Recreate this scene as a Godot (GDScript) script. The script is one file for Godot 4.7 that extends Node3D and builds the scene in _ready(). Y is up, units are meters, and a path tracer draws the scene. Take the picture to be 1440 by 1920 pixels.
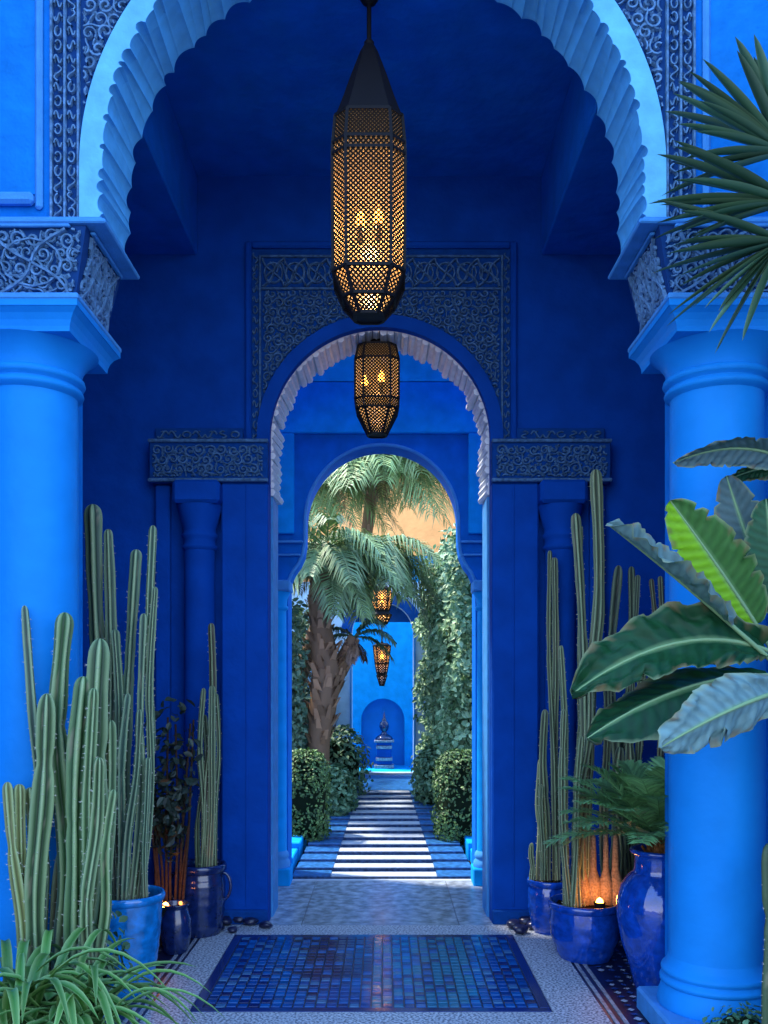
extends Node3D
# Blue Moorish passage: front arcade, two inner arches, garden steps and a small end pavilion.

class MB:
	# collects triangles; every face is written clockwise as Godot expects
	var v := PackedVector3Array()
	var n := PackedVector3Array()
	var c := PackedColorArray()
	var ix := PackedInt32Array()
	var tint := Color.WHITE

	func vert(p: Vector3, nn: Vector3) -> int:
		v.append(p); n.append(nn); c.append(tint)
		return v.size() - 1

	func face(pts: Array, hint: Vector3) -> void:
		var nn := Vector3.ZERO
		for i in pts.size():
			var a: Vector3 = pts[i]
			var b: Vector3 = pts[(i + 1) % pts.size()]
			nn += a.cross(b)
		# Newell about the first point keeps precision
		nn = Vector3.ZERO
		var o: Vector3 = pts[0]
		for i in range(1, pts.size() - 1):
			nn += (pts[i] - o).cross(pts[i + 1] - o)
		if nn.length_squared() < 1e-16:
			return
		nn = nn.normalized()
		var rev := nn.dot(hint) < 0.0
		if rev: nn = -nn
		var s := v.size()
		for p in pts: vert(p, nn)
		for i in range(1, pts.size() - 1):
			if rev: ix.append_array([s, s + i, s + i + 1])
			else: ix.append_array([s, s + i + 1, s + i])

	func box(at: Vector3, size: Vector3, bevel := 0.0, xf := Transform3D()) -> void:
		var h := size * 0.5
		var b := minf(bevel, minf(h.x, minf(h.y, h.z)) * 0.9)
		var P := func(s: Vector3, k: int) -> Vector3:
			var q := Vector3(s.x * (h.x - b), s.y * (h.y - b), s.z * (h.z - b))
			q[k] = s[k] * h[k]
			return q + at
		var X := func(pts: Array, hint: Vector3) -> void:
			var r := []
			for p in pts: r.append(xf * p)
			face(r, xf.basis * hint)
		for k in 3:
			var i := (k + 1) % 3
			var j := (k + 2) % 3
			for sg in [-1.0, 1.0]:
				var pts := []
				for q in [[-1.0, -1.0], [1.0, -1.0], [1.0, 1.0], [-1.0, 1.0]]:
					var s := Vector3.ZERO
					s[k] = sg; s[i] = q[0]; s[j] = q[1]
					pts.append(P.call(s, k))
				var hn := Vector3.ZERO
				hn[k] = sg
				X.call(pts, hn)
		if b <= 0.0: return
		for k in 3:
			var i := (k + 1) % 3
			var j := (k + 2) % 3
			for q in [[-1.0, -1.0], [1.0, -1.0], [1.0, 1.0], [-1.0, 1.0]]:
				var s0 := Vector3.ZERO
				s0[i] = q[0]; s0[j] = q[1]
				var s1 := s0
				s0[k] = -1.0; s1[k] = 1.0
				var hn := Vector3.ZERO
				hn[i] = q[0]; hn[j] = q[1]
				X.call([P.call(s0, i), P.call(s1, i), P.call(s1, j), P.call(s0, j)], hn)
		for sx in [-1.0, 1.0]:
			for sy in [-1.0, 1.0]:
				for sz in [-1.0, 1.0]:
					var s := Vector3(sx, sy, sz)
					X.call([P.call(s, 0), P.call(s, 1), P.call(s, 2)], s)

	func grid(rows: Array, closed: bool, flip := false, cols: Array = []) -> void:
		# rows of points; smooth normals from neighbours
		var R := rows.size()
		var C: int = rows[0].size()
		var s := v.size()
		for i in R:
			for j in C:
				var p: Vector3 = rows[i][j]
				var jn := (j + 1) % C if closed else mini(j + 1, C - 1)
				var jp := (j - 1 + C) % C if closed else maxi(j - 1, 0)
				var du: Vector3 = rows[i][jn] - rows[i][jp]
				var dv: Vector3 = rows[mini(i + 1, R - 1)][j] - rows[maxi(i - 1, 0)][j]
				if du.length_squared() < 1e-12:
					var k := mini(i + 1, R - 1) if i < R / 2 else maxi(i - 1, 0)
					du = rows[k][jn] - rows[k][jp]
				var nn := du.cross(dv)
				nn = nn.normalized() if nn.length_squared() > 1e-18 else Vector3.UP
				if flip: nn = -nn
				if cols.size(): tint = cols[i][j]
				vert(p, nn)
		for i in R - 1:
			for j in (C if closed else C - 1):
				var a := s + i * C + j
				var b := s + i * C + (j + 1) % C
				var d := a + C
				var e := b + C
				if flip: ix.append_array([a, b, e, a, e, d])
				else: ix.append_array([a, e, b, a, d, e])

	func lathe(prof: Array, at: Vector3, seg := 40) -> void:
		# prof: [radius, y] from bottom to top; a repeated point makes a crease
		var run := []
		for k in prof.size():
			if k > 0 and absf(prof[k][0] - prof[k - 1][0]) < 1e-6 and absf(prof[k][1] - prof[k - 1][1]) < 1e-6:
				if run.size() > 1: grid(run, true)
				run = []
			var row := PackedVector3Array()
			for j in seg:
				var a := TAU * j / seg
				row.append(at + Vector3(cos(a) * prof[k][0], prof[k][1], -sin(a) * prof[k][0]))
			run.append(row)
		if run.size() > 1: grid(run, true)

	func tube(path: Array, rad: Array, seg := 8, cap := true) -> void:
		var rows := []
		var side := Vector3(0.123, 0.1, 1).normalized()
		for i in path.size():
			var t: Vector3 = (path[mini(i + 1, path.size() - 1)] - path[maxi(i - 1, 0)]).normalized()
			var a := (side - t * side.dot(t))
			if a.length_squared() < 1e-4: a = Vector3.RIGHT - t * t.x
			a = a.normalized()
			side = a
			var b := t.cross(a)
			var row := PackedVector3Array()
			for j in seg:
				var f := TAU * j / seg
				row.append(path[i] + (a * cos(f) + b * sin(f)) * rad[i])
			rows.append(row)
		grid(rows, true)
		if cap:
			for e in [0, path.size() - 1]:
				var pts := []
				for p in rows[e]: pts.append(p)
				face(pts, path[e] - path[1 if e == 0 else e - 1])

	func bar(a: Vector3, b: Vector3, w: float, w2 := -1.0) -> void:
		# square bar between two points
		if w2 < 0.0: w2 = w
		var t := (b - a).normalized()
		var s := t.cross(Vector3.UP if absf(t.y) < 0.95 else Vector3.BACK).normalized()
		var u := s.cross(t)
		var q := [[-1, -1], [1, -1], [1, 1], [-1, 1]]
		var ca := []
		var cb := []
		for k in q:
			ca.append(a + s * k[0] * w * 0.5 + u * k[1] * w2 * 0.5)
			cb.append(b + s * k[0] * w * 0.5 + u * k[1] * w2 * 0.5)
		for k in 4:
			var m := (k + 1) % 4
			face([ca[k], ca[m], cb[m], cb[k]], (ca[k] + ca[m]) * 0.5 - a)
		face(ca, -t); face(cb, t)

	func prism(poly: PackedVector2Array, z0: float, z1: float, skip_sides := false) -> void:
		# polygon in x,y pushed from z0 (front, larger z) to z1
		var tri := Geometry2D.triangulate_polygon(poly)
		for k in range(0, tri.size(), 3):
			var A := poly[tri[k]]; var B := poly[tri[k + 1]]; var Cc := poly[tri[k + 2]]
			face([Vector3(A.x, A.y, z0), Vector3(B.x, B.y, z0), Vector3(Cc.x, Cc.y, z0)], Vector3.BACK)
			face([Vector3(A.x, A.y, z1), Vector3(B.x, B.y, z1), Vector3(Cc.x, Cc.y, z1)], Vector3.FORWARD)
		if skip_sides: return
		var cw := Geometry2D.is_polygon_clockwise(poly)
		for k in poly.size():
			var a := poly[k]
			var b := poly[(k + 1) % poly.size()]
			var e := b - a
			var h := Vector3(e.y, -e.x, 0)
			# Geometry2D counts orientation with y down, so is_polygon_clockwise means clockwise in y-up too
			if cw: h = -h
			face([Vector3(a.x, a.y, z0), Vector3(b.x, b.y, z0), Vector3(b.x, b.y, z1), Vector3(a.x, a.y, z1)], h)

	func strap(xf: Transform3D, pts: Array, w: float, h: float, inside: Callable) -> void:
		# raised ribbon in the plane of xf
		var L := []
		var Rr := []
		var ok := []
		for i in pts.size():
			var t: Vector2 = (pts[mini(i + 1, pts.size() - 1)] - pts[maxi(i - 1, 0)]).normalized()
			var s := Vector2(-t.y, t.x)
			L.append(s); Rr.append(pts[i]); ok.append(inside.call(pts[i]))
		for i in pts.size() - 1:
			if not (ok[i] and ok[i + 1]): continue
			var p0: Vector2 = Rr[i]; var p1: Vector2 = Rr[i + 1]
			var s0: Vector2 = L[i]; var s1: Vector2 = L[i + 1]
			var a0 := p0 + s0 * w * 0.5; var a1 := p1 + s1 * w * 0.5
			var b0 := p0 - s0 * w * 0.5; var b1 := p1 - s1 * w * 0.5
			var c0 := p0 + s0 * w * 0.28; var c1 := p1 + s1 * w * 0.28
			var d0 := p0 - s0 * w * 0.28; var d1 := p1 - s1 * w * 0.28
			var q := func(p: Vector2, z: float) -> Vector3: return xf * Vector3(p.x, p.y, z)
			var o := xf.basis.z
			var sv := xf.basis * Vector3(s0.x, s0.y, 0)
			face([q.call(c0, h), q.call(c1, h), q.call(d1, h), q.call(d0, h)], o)
			face([q.call(a0, 0.0), q.call(a1, 0.0), q.call(c1, h), q.call(c0, h)], o + sv)
			face([q.call(b0, 0.0), q.call(b1, 0.0), q.call(d1, h), q.call(d0, h)], o - sv)

	func lens(xf: Transform3D, a: Vector2, b: Vector2, w: float, h: float, inside: Callable) -> void:
		if not (inside.call(a) and inside.call(b)): return
		var d := (b - a)
		var s := Vector2(-d.y, d.x).normalized() * w * 0.5
		var m := a + d * 0.4
		var q := func(p: Vector2, z: float) -> Vector3: return xf * Vector3(p.x, p.y, z)
		var o := xf.basis.z
		var pk: Vector3 = q.call(m, h)
		for e in [[a, m + s], [m + s, b], [b, m - s], [m - s, a]]:
			face([q.call(e[0], 0.001), q.call(e[1], 0.001), pk], o)

	func mesh() -> ArrayMesh:
		var arr := []
		arr.resize(Mesh.ARRAY_MAX)
		arr[Mesh.ARRAY_VERTEX] = v
		arr[Mesh.ARRAY_NORMAL] = n
		arr[Mesh.ARRAY_COLOR] = c
		arr[Mesh.ARRAY_INDEX] = ix
		var m := ArrayMesh.new()
		m.add_surface_from_arrays(Mesh.PRIMITIVE_TRIANGLES, arr)
		return m


# ---------------------------------------------------------------- helpers
var rng := RandomNumberGenerator.new()
var M := {}
var mottle: NoiseTexture2D
var mottle_soft: NoiseTexture2D
var mottle_strong: NoiseTexture2D
var bump: NoiseTexture2D
var bump_fine: NoiseTexture2D
const F := 1700.0

func lin(r: float, g: float, b: float) -> Color:
	return Color(r, g, b).linear_to_srgb()

func at(px: float, py: float, d: float) -> Vector3:
	# where a picture point of the reference stands at a distance d
	return Vector3((px - 720.0) / F * d, 1.6 - (py - 1285.0) / F * d, -d)

func noise_tex(freq: float, lo: float, hi: float, oct: int, sd: int, as_normal := false, strength := 4.0) -> NoiseTexture2D:
	var f := FastNoiseLite.new()
	f.seed = sd
	f.frequency = freq
	f.fractal_octaves = oct
	var t := NoiseTexture2D.new()
	t.width = 512; t.height = 512
	t.seamless = true
	t.noise = f
	if as_normal:
		t.as_normal_map = true
		t.bump_strength = strength
	else:
		var g := Gradient.new()
		g.set_color(0, Color(lo, lo, lo)); g.set_color(1, Color(hi, hi, hi))
		t.color_ramp = g
	return t

func speck_tex() -> NoiseTexture2D:
	var t := noise_tex(0.11, 0.3, 1.0, 2, 21)
	var g := Gradient.new()
	g.offsets = PackedFloat32Array([0.0, 0.34, 0.42, 0.56, 0.66, 1.0])
	g.colors = PackedColorArray([Color(0.42, 0.45, 0.5), Color(0.5, 0.53, 0.58), Color(0.76, 0.78, 0.8), Color(0.85, 0.87, 0.9), Color(1, 1, 1), Color(1, 1, 1)])
	t.color_ramp = g
	return t

func mat(key: String, col: Color, rough := 0.75, tex: Texture2D = null, nrm: Texture2D = null, nscale := 0.4, scale := 0.8) -> StandardMaterial3D:
	var m := StandardMaterial3D.new()
	m.albedo_color = col
	m.roughness = rough
	if rough >= 0.5: m.metallic_specular = 0.2
	if tex: m.albedo_texture = tex
	if nrm:
		m.normal_enabled = true
		m.normal_texture = nrm
		m.normal_scale = nscale
	if tex or nrm:
		m.uv1_triplanar = true
		m.uv1_world_triplanar = true
		m.uv1_scale = Vector3.ONE * scale
	M[key] = m
	return m

func leafmat(key: String, rough: float, back: Color) -> StandardMaterial3D:
	var m := StandardMaterial3D.new()
	m.vertex_color_use_as_albedo = true
	m.roughness = rough
	m.cull_mode = BaseMaterial3D.CULL_DISABLED
	if back != Color.BLACK:
		m.backlight_enabled = true
		m.backlight = back
	M[key] = m
	return m

func numbered(called: String) -> String:
	if not has_node(NodePath(called)): return called
	var k := 1
	while has_node(NodePath("%s_%03d" % [called, k])): k += 1
	return "%s_%03d" % [called, k]

func thing(called: String, label: String, category: String, pos := Vector3.ZERO, group := "") -> Node3D:
	var o := Node3D.new()
	o.name = numbered(called)
	add_child(o)
	o.position = pos
	o.set_meta("label", label)
	o.set_meta("category", category)
	if group: o.set_meta("group", group)
	return o

var part_count := {}
func part(called: String, mb, m: Material, parent: Node3D, kind := "") -> MeshInstance3D:
	var o := MeshInstance3D.new()
	var key := "%d/%s" % [parent.get_instance_id(), called]
	var k: int = part_count.get(key, 0)
	part_count[key] = k + 1
	o.name = called if k == 0 else "%s_%03d" % [called, k]
	o.mesh = mb.mesh() if mb is MB else mb
	o.material_override = m
	parent.add_child(o, true)
	if kind: o.set_meta("kind", kind)
	return o

func struct(called: String, mb, m: Material) -> MeshInstance3D:
	var o := part(called, mb, m, self)
	o.set_meta("kind", "structure")
	return o

func bx(a: Vector3, b: Vector3, bevel := 0.0) -> MB:
	var q := MB.new()
	q.box((a + b) * 0.5, (b - a).abs(), bevel)
	return q

func bez(a: Vector3, b: Vector3, c: Vector3, t: float) -> Vector3:
	return a.lerp(b, t).lerp(b.lerp(c, t), t)

# ---------------------------------------------------------------- carved plaster
func everywhere(_p: Vector2) -> bool: return true

func scrolls(q: MB, xf: Transform3D, r: Rect2, cell: float, w: float, h: float, inside: Callable, sd: int) -> void:
	var g := RandomNumberGenerator.new()
	g.seed = sd
	var box := r.grow(-w * 0.6)
	var ins := func(p: Vector2) -> bool: return box.has_point(p) and inside.call(p)
	var rows := int(ceil(r.size.y / (cell * 0.87))) + 1
	var cols := int(ceil(r.size.x / cell)) + 1
	for i in rows:
		for j in cols:
			var ce := r.position + Vector2((j + 0.5 * (i % 2)) * cell, i * cell * 0.87) + Vector2(g.randf_range(-0.12, 0.12), g.randf_range(-0.12, 0.12)) * cell
			if not r.grow(cell * 0.5).has_point(ce): continue
			var hand := 1.0 if (i + j) % 2 else -1.0
			var a0 := g.randf() * TAU
			var R := cell * g.randf_range(0.44, 0.54)
			var pts := []
			for k in 15:
				var t := k / 14.0
				var a := a0 + hand * t * TAU * 1.25
				pts.append(ce + Vector2(cos(a), sin(a)) * R * (1.0 - 0.8 * t))
			q.strap(xf, pts, w * g.randf_range(0.9, 1.35), h * g.randf_range(0.75, 1.1), ins)
			# stem that joins the neighbour
			var d0 := Vector2(cos(a0), sin(a0))
			var tg := Vector2(d0.y, -d0.x) * hand
			var st := []
			for k in 5:
				var t := k / 4.0
				st.append(ce + d0 * R * (1.0 + 0.35 * t * t) + tg * R * 0.9 * t)
			q.strap(xf, st, w * 0.8, h * 0.85, ins)
			for k in 4:
				var a := a0 + hand * (0.6 + k * 1.25)
				var d := Vector2(cos(a), sin(a))
				var e := d.rotated(hand * 0.7)
				q.lens(xf, ce + d * R * 0.86, ce + d * R * 0.86 + e * cell * g.randf_range(0.26, 0.42), w * 2.3, h * g.randf_range(0.7, 1.1), ins)
			q.lens(xf, ce - Vector2(w, 0), ce + Vector2(w, 0), w * 1.6, h, ins)

func knots(q: MB, xf: Transform3D, r: Rect2, step: float, w: float, h: float, sd: int) -> void:
	# a narrow strip of looping knots running along its long side
	var g := RandomNumberGenerator.new()
	g.seed = sd
	var up := r.size.y > r.size.x
	var len := r.size.y if up else r.size.x
	var wid := r.size.x if up else r.size.y
	var to := func(u: float, s: float) -> Vector2:
		return r.position + (Vector2(wid * (0.5 + s * 0.5), u) if up else Vector2(u, wid * (0.5 + s * 0.5)))
	var box := r.grow(-w * 0.4)
	var ins := func(p: Vector2) -> bool: return box.has_point(p)
	var nst := int(len / step)
	for i in nst:
		var u0 := (i + 0.5) * len / nst
		var f := 1.0 if i % 2 else -1.0
		var kind := g.randi() % 3
		var pts := []
		for k in 11:
			var t := k / 10.0
			if kind == 0: pts.append(to.call(u0 + (t - 0.5) * step * 1.1, f * 0.72 * sin(t * TAU)))
			elif kind == 1: pts.append(to.call(u0 + step * 0.36 * cos(t * TAU * 0.85 + f), 0.62 * sin(t * TAU * 0.85 + f)))
			else: pts.append(to.call(u0 + step * 0.3 * sin(t * TAU), f * (t - 0.5) * 1.5))
		q.strap(xf, pts, w, h, ins)
		q.lens(xf, to.call(u0 - step * 0.2, -0.75), to.call(u0 + step * 0.25, -0.55), w, h * 0.9, ins)
		q.lens(xf, to.call(u0 + step * 0.2, 0.75), to.call(u0 - step * 0.25, 0.55), w, h * 0.9, ins)

func crossing(q: MB, xf: Transform3D, r: Rect2, step: float, w: float, h: float) -> void:
	# straps that cross in lozenges, with arcs between
	var n := int(round(r.size.x / step))
	var s := r.size.x / n
	var box := r.grow(0.001)
	var ins := func(p: Vector2) -> bool: return box.has_point(p)
	for i in range(-1, n + 1):
		var x0 := r.position.x + i * s
		var y0 := r.position.y
		var H := r.size.y
		for dirn in [0, 1]:
			var pts := []
			for k in 9:
				var t := k / 8.0
				pts.append(Vector2(x0 + s * (t if dirn else 1.0 - t) + s * 0.12 * sin(t * TAU), y0 + H * t))
			q.strap(xf, pts, w, h, ins)
		var arc := []
		for k in 13:
			var t := k / 12.0
			arc.append(Vector2(x0 + s * (0.5 + 0.42 * cos(t * TAU)), y0 + H * (0.5 + 0.36 * sin(t * TAU))))
		q.strap(xf, arc, w * 0.8, h * 0.8, ins)

# ---------------------------------------------------------------- arches
func arc_pts(cx: float, cy: float, R: float, y0: float, n: int) -> Array:
	# from the left foot (y0) over the crown to the right foot
	var p := [Vector2(cx - R, y0)]
	for i in n + 1:
		var a := PI - PI * i / n
		p.append(Vector2(cx + cos(a) * R, cy + sin(a) * R))
	p.append(Vector2(cx + R, y0))
	return p

func lobed(cx: float, cy: float, R: float, y0: float, n: int, per: int, amp: float, sharp: float, jitter: float, sd: int) -> Array:
	# the same run of points with scallops: cusps at R, hollows at R + amp
	var g := RandomNumberGenerator.new()
	g.seed = sd
	var leg := maxf(cy - y0, 0.0)
	var total := 2.0 * leg + PI * R
	var out := []
	var am := []
	var cut := []
	for k in n:
		am.append(amp * (1.0 + g.randf_range(-jitter, jitter)))
		cut.append((k + (g.randf_range(-0.45, 0.45) * jitter if k > 0 else 0.0)) / n)
	cut.append(1.0)
	for i in n * per + 1:
		var k := mini(i / per, n - 1)
		var f := float(i - k * per) / per
		var u: float = total * lerpf(cut[k], cut[k + 1], f)
		var off: float = am[k] * pow(sin(PI * f), sharp)
		if u < leg: out.append(Vector2(cx - R - off, y0 + u))
		elif u > total - leg: out.append(Vector2(cx + R + off, y0 + total - u))
		else:
			var a := PI - (u - leg) / R
			out.append(Vector2(cx + cos(a) * (R + off), cy + sin(a) * (R + off)))
	return out

func between(q: MB, a: Array, za: float, b: Array, zb: float, flat: bool) -> void:
	# a sheet from run a at za to run b at zb (same count), facing the opening or the front
	var mid := Vector3.ZERO
	for p in a: mid += Vector3(p.x, p.y, 0)
	mid /= a.size()
	for i in a.size() - 1:
		var A := Vector3(a[i].x, a[i].y, za); var B := Vector3(a[i + 1].x, a[i + 1].y, za)
		var C := Vector3(b[i + 1].x, b[i + 1].y, zb); var D := Vector3(b[i].x, b[i].y, zb)
		var hint := Vector3.BACK if flat else (mid - Vector3(A.x, A.y, 0)) * Vector3(1, 1, 0)
		q.face([A, B, C, D], hint)

func wall_with_opening(x0: float, x1: float, y0: float, y1: float, opening: Array, z0: float, z1: float) -> MB:
	# opening runs left foot -> crown -> right foot and starts at the wall's lower edge y0
	var poly := PackedVector2Array([Vector2(x0, y0), Vector2(x0, y1), Vector2(x1, y1), Vector2(x1, y0)])
	for i in range(opening.size() - 1, -1, -1): poly.append(opening[i])
	var q := MB.new()
	q.prism(poly, z0, z1)
	return q

const AX := -0.05          # axis of the front arch
func make_materials() -> void:
	mottle = noise_tex(0.012, 0.86, 1.0, 5, 3)
	mottle_soft = noise_tex(0.008, 0.93, 1.0, 4, 5)
	mottle_strong = noise_tex(0.02, 0.55, 1.0, 5, 7)
	bump = noise_tex(0.03, 0, 1, 4, 11, true, 3.0)
	bump_fine = noise_tex(0.12, 0, 1, 3, 13, true, 3.0)
	var blue := lin(0.003, 0.21, 0.70)
	mat("blue", blue, 0.7, mottle, bump, 0.6, 0.7)
	mat("blue_panel", lin(0.006, 0.235, 0.70), 0.7, mottle, bump, 0.6, 0.6)
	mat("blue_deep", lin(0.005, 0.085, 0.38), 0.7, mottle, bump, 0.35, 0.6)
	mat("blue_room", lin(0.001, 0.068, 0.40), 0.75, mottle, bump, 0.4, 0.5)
	mat("column_blue", lin(0.010, 0.275, 0.76), 0.5, mottle_soft, bump, 0.25, 0.9)
	mat("trim", lin(0.07, 0.33, 0.74), 0.6, mottle, bump_fine, 0.3, 1.2)
	mat("pale", lin(0.17, 0.58, 0.88), 0.7, mottle, bump, 0.35, 1.0)
	mat("soffit", lin(0.08, 0.42, 0.80), 0.7, mottle, bump, 0.4, 1.3)
	mat("teeth", lin(0.80, 0.86, 0.92), 0.7, mottle, bump, 0.3, 1.5)
	mat("carving", lin(0.17, 0.38, 0.64), 0.7, mottle_strong, bump_fine, 0.3, 2.0)
	mat("carving_ground", lin(0.01, 0.06, 0.22), 0.9, mottle, bump, 0.3, 2.0)  # recess shade put into the colour, deeper than the carving over it
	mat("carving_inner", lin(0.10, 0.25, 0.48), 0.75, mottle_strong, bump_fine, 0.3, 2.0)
	mat("ground_inner", lin(0.004, 0.06, 0.28), 0.9, mottle, bump, 0.3, 2.0)  # painted recess shade behind the inner carving
	mat("garden_blue", lin(0.003, 0.36, 0.90), 0.7, mottle, bump, 0.3, 0.8)
	mat("facade", lin(0.55, 0.78, 0.94), 0.75, mottle, bump, 0.3, 0.6)
	mat("peach", lin(0.86, 0.44, 0.17), 0.85, mottle, bump, 0.4, 0.5)
	mat("stone", lin(0.52, 0.60, 0.70), 0.25, mottle_strong, bump, 0.15, 0.9)
	mat("outside", lin(0.30, 0.31, 0.34), 0.8, mottle_strong, bump, 0.4, 0.5)
	mat("terrazzo", lin(0.62, 0.64, 0.67), 0.45, speck_tex(), bump_fine, 0.35, 0.95)
	mat("line_dark", lin(0.012, 0.016, 0.06), 0.3, mottle)
	mat("line_white", lin(0.50, 0.54, 0.62), 0.4, mottle_strong, null, 0.0, 2.0)
	mat("white_stone", lin(0.48, 0.54, 0.60), 0.5, mottle, bump, 0.2, 1.5)
	mat("tile_side", lin(0.04, 0.22, 0.58), 0.3, mottle_strong, bump, 0.2, 1.5)
	mat("riser", lin(0.09, 0.17, 0.34), 0.5, mottle_strong, bump, 0.2, 1.5)
	mat("iron", lin(0.008, 0.008, 0.010), 0.55)
	mat("field", lin(0.002, 0.17, 0.66), 0.7, mottle, bump, 0.3, 0.8)  # deeper blue holds the shade of the sunk panel in its colour
	mat("glow_cove", lin(0.012, 0.55, 0.95), 0.7, mottle, bump, 0.3, 0.8)  # bright cyan stands for the glow of a lit ceiling
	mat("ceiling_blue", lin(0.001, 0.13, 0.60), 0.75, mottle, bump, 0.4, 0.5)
	M.iron.metallic_specular = 0.25
	mat("passage", lin(0.006, 0.44, 0.92), 0.7, mottle, bump, 0.3, 0.8)
	mat("brass", lin(0.018, 0.014, 0.010), 0.5)
	M.brass.metallic = 0.4
	mat("soil", lin(0.03, 0.022, 0.015), 0.95, mottle_strong, bump_fine, 1.0, 3.0)
	var g := StandardMaterial3D.new()
	g.vertex_color_use_as_albedo = true
	g.roughness = 0.14
	M.tile = g

func set_camera_and_light() -> void:
	var cam := Camera3D.new()
	cam.name = "camera"
	cam.projection = Camera3D.PROJECTION_FRUSTUM
	cam.near = 0.05
	cam.far = 400.0
	cam.size = 0.05 * 1920.0 / F
	cam.frustum_offset = Vector2(0, 0.05 * 325.0 / F)
	cam.position = Vector3(0, 1.6, 0)
	add_child(cam)
	var we := WorldEnvironment.new()
	we.name = "environment"
	var e := Environment.new()
	e.background_mode = Environment.BG_SKY
	var sm := ProceduralSkyMaterial.new()
	sm.sky_top_color = Color(0.52, 0.70, 0.95)
	sm.sky_horizon_color = Color(0.90, 0.94, 1.0)
	sm.sky_curve = 0.2
	sm.ground_bottom_color = Color(0.35, 0.36, 0.38)
	sm.ground_horizon_color = Color(0.75, 0.80, 0.86)
	sm.sky_energy_multiplier = 1.0
	e.sky = Sky.new()
	e.sky.sky_material = sm
	e.tonemap_mode = Environment.TONE_MAPPER_LINEAR
	e.tonemap_exposure = 3.7
	e.sdfgi_enabled = true
	e.ssao_enabled = true
	e.ssil_enabled = true
	we.environment = e
	add_child(we)
	var sun := DirectionalLight3D.new()
	sun.name = "sun"
	sun.light_energy = 0.75
	sun.light_color = Color(1.0, 0.96, 0.9)
	sun.light_angular_distance = 4.0
	sun.shadow_enabled = true
	add_child(sun)
	sun.look_at_from_position(Vector3(-3.6, 7.0, -1.5), Vector3.ZERO, Vector3.UP)

# ---------------------------------------------------------------- front arcade
const FZ := -4.05          # face of the front wall
const BZ := -4.40          # its back

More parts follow.
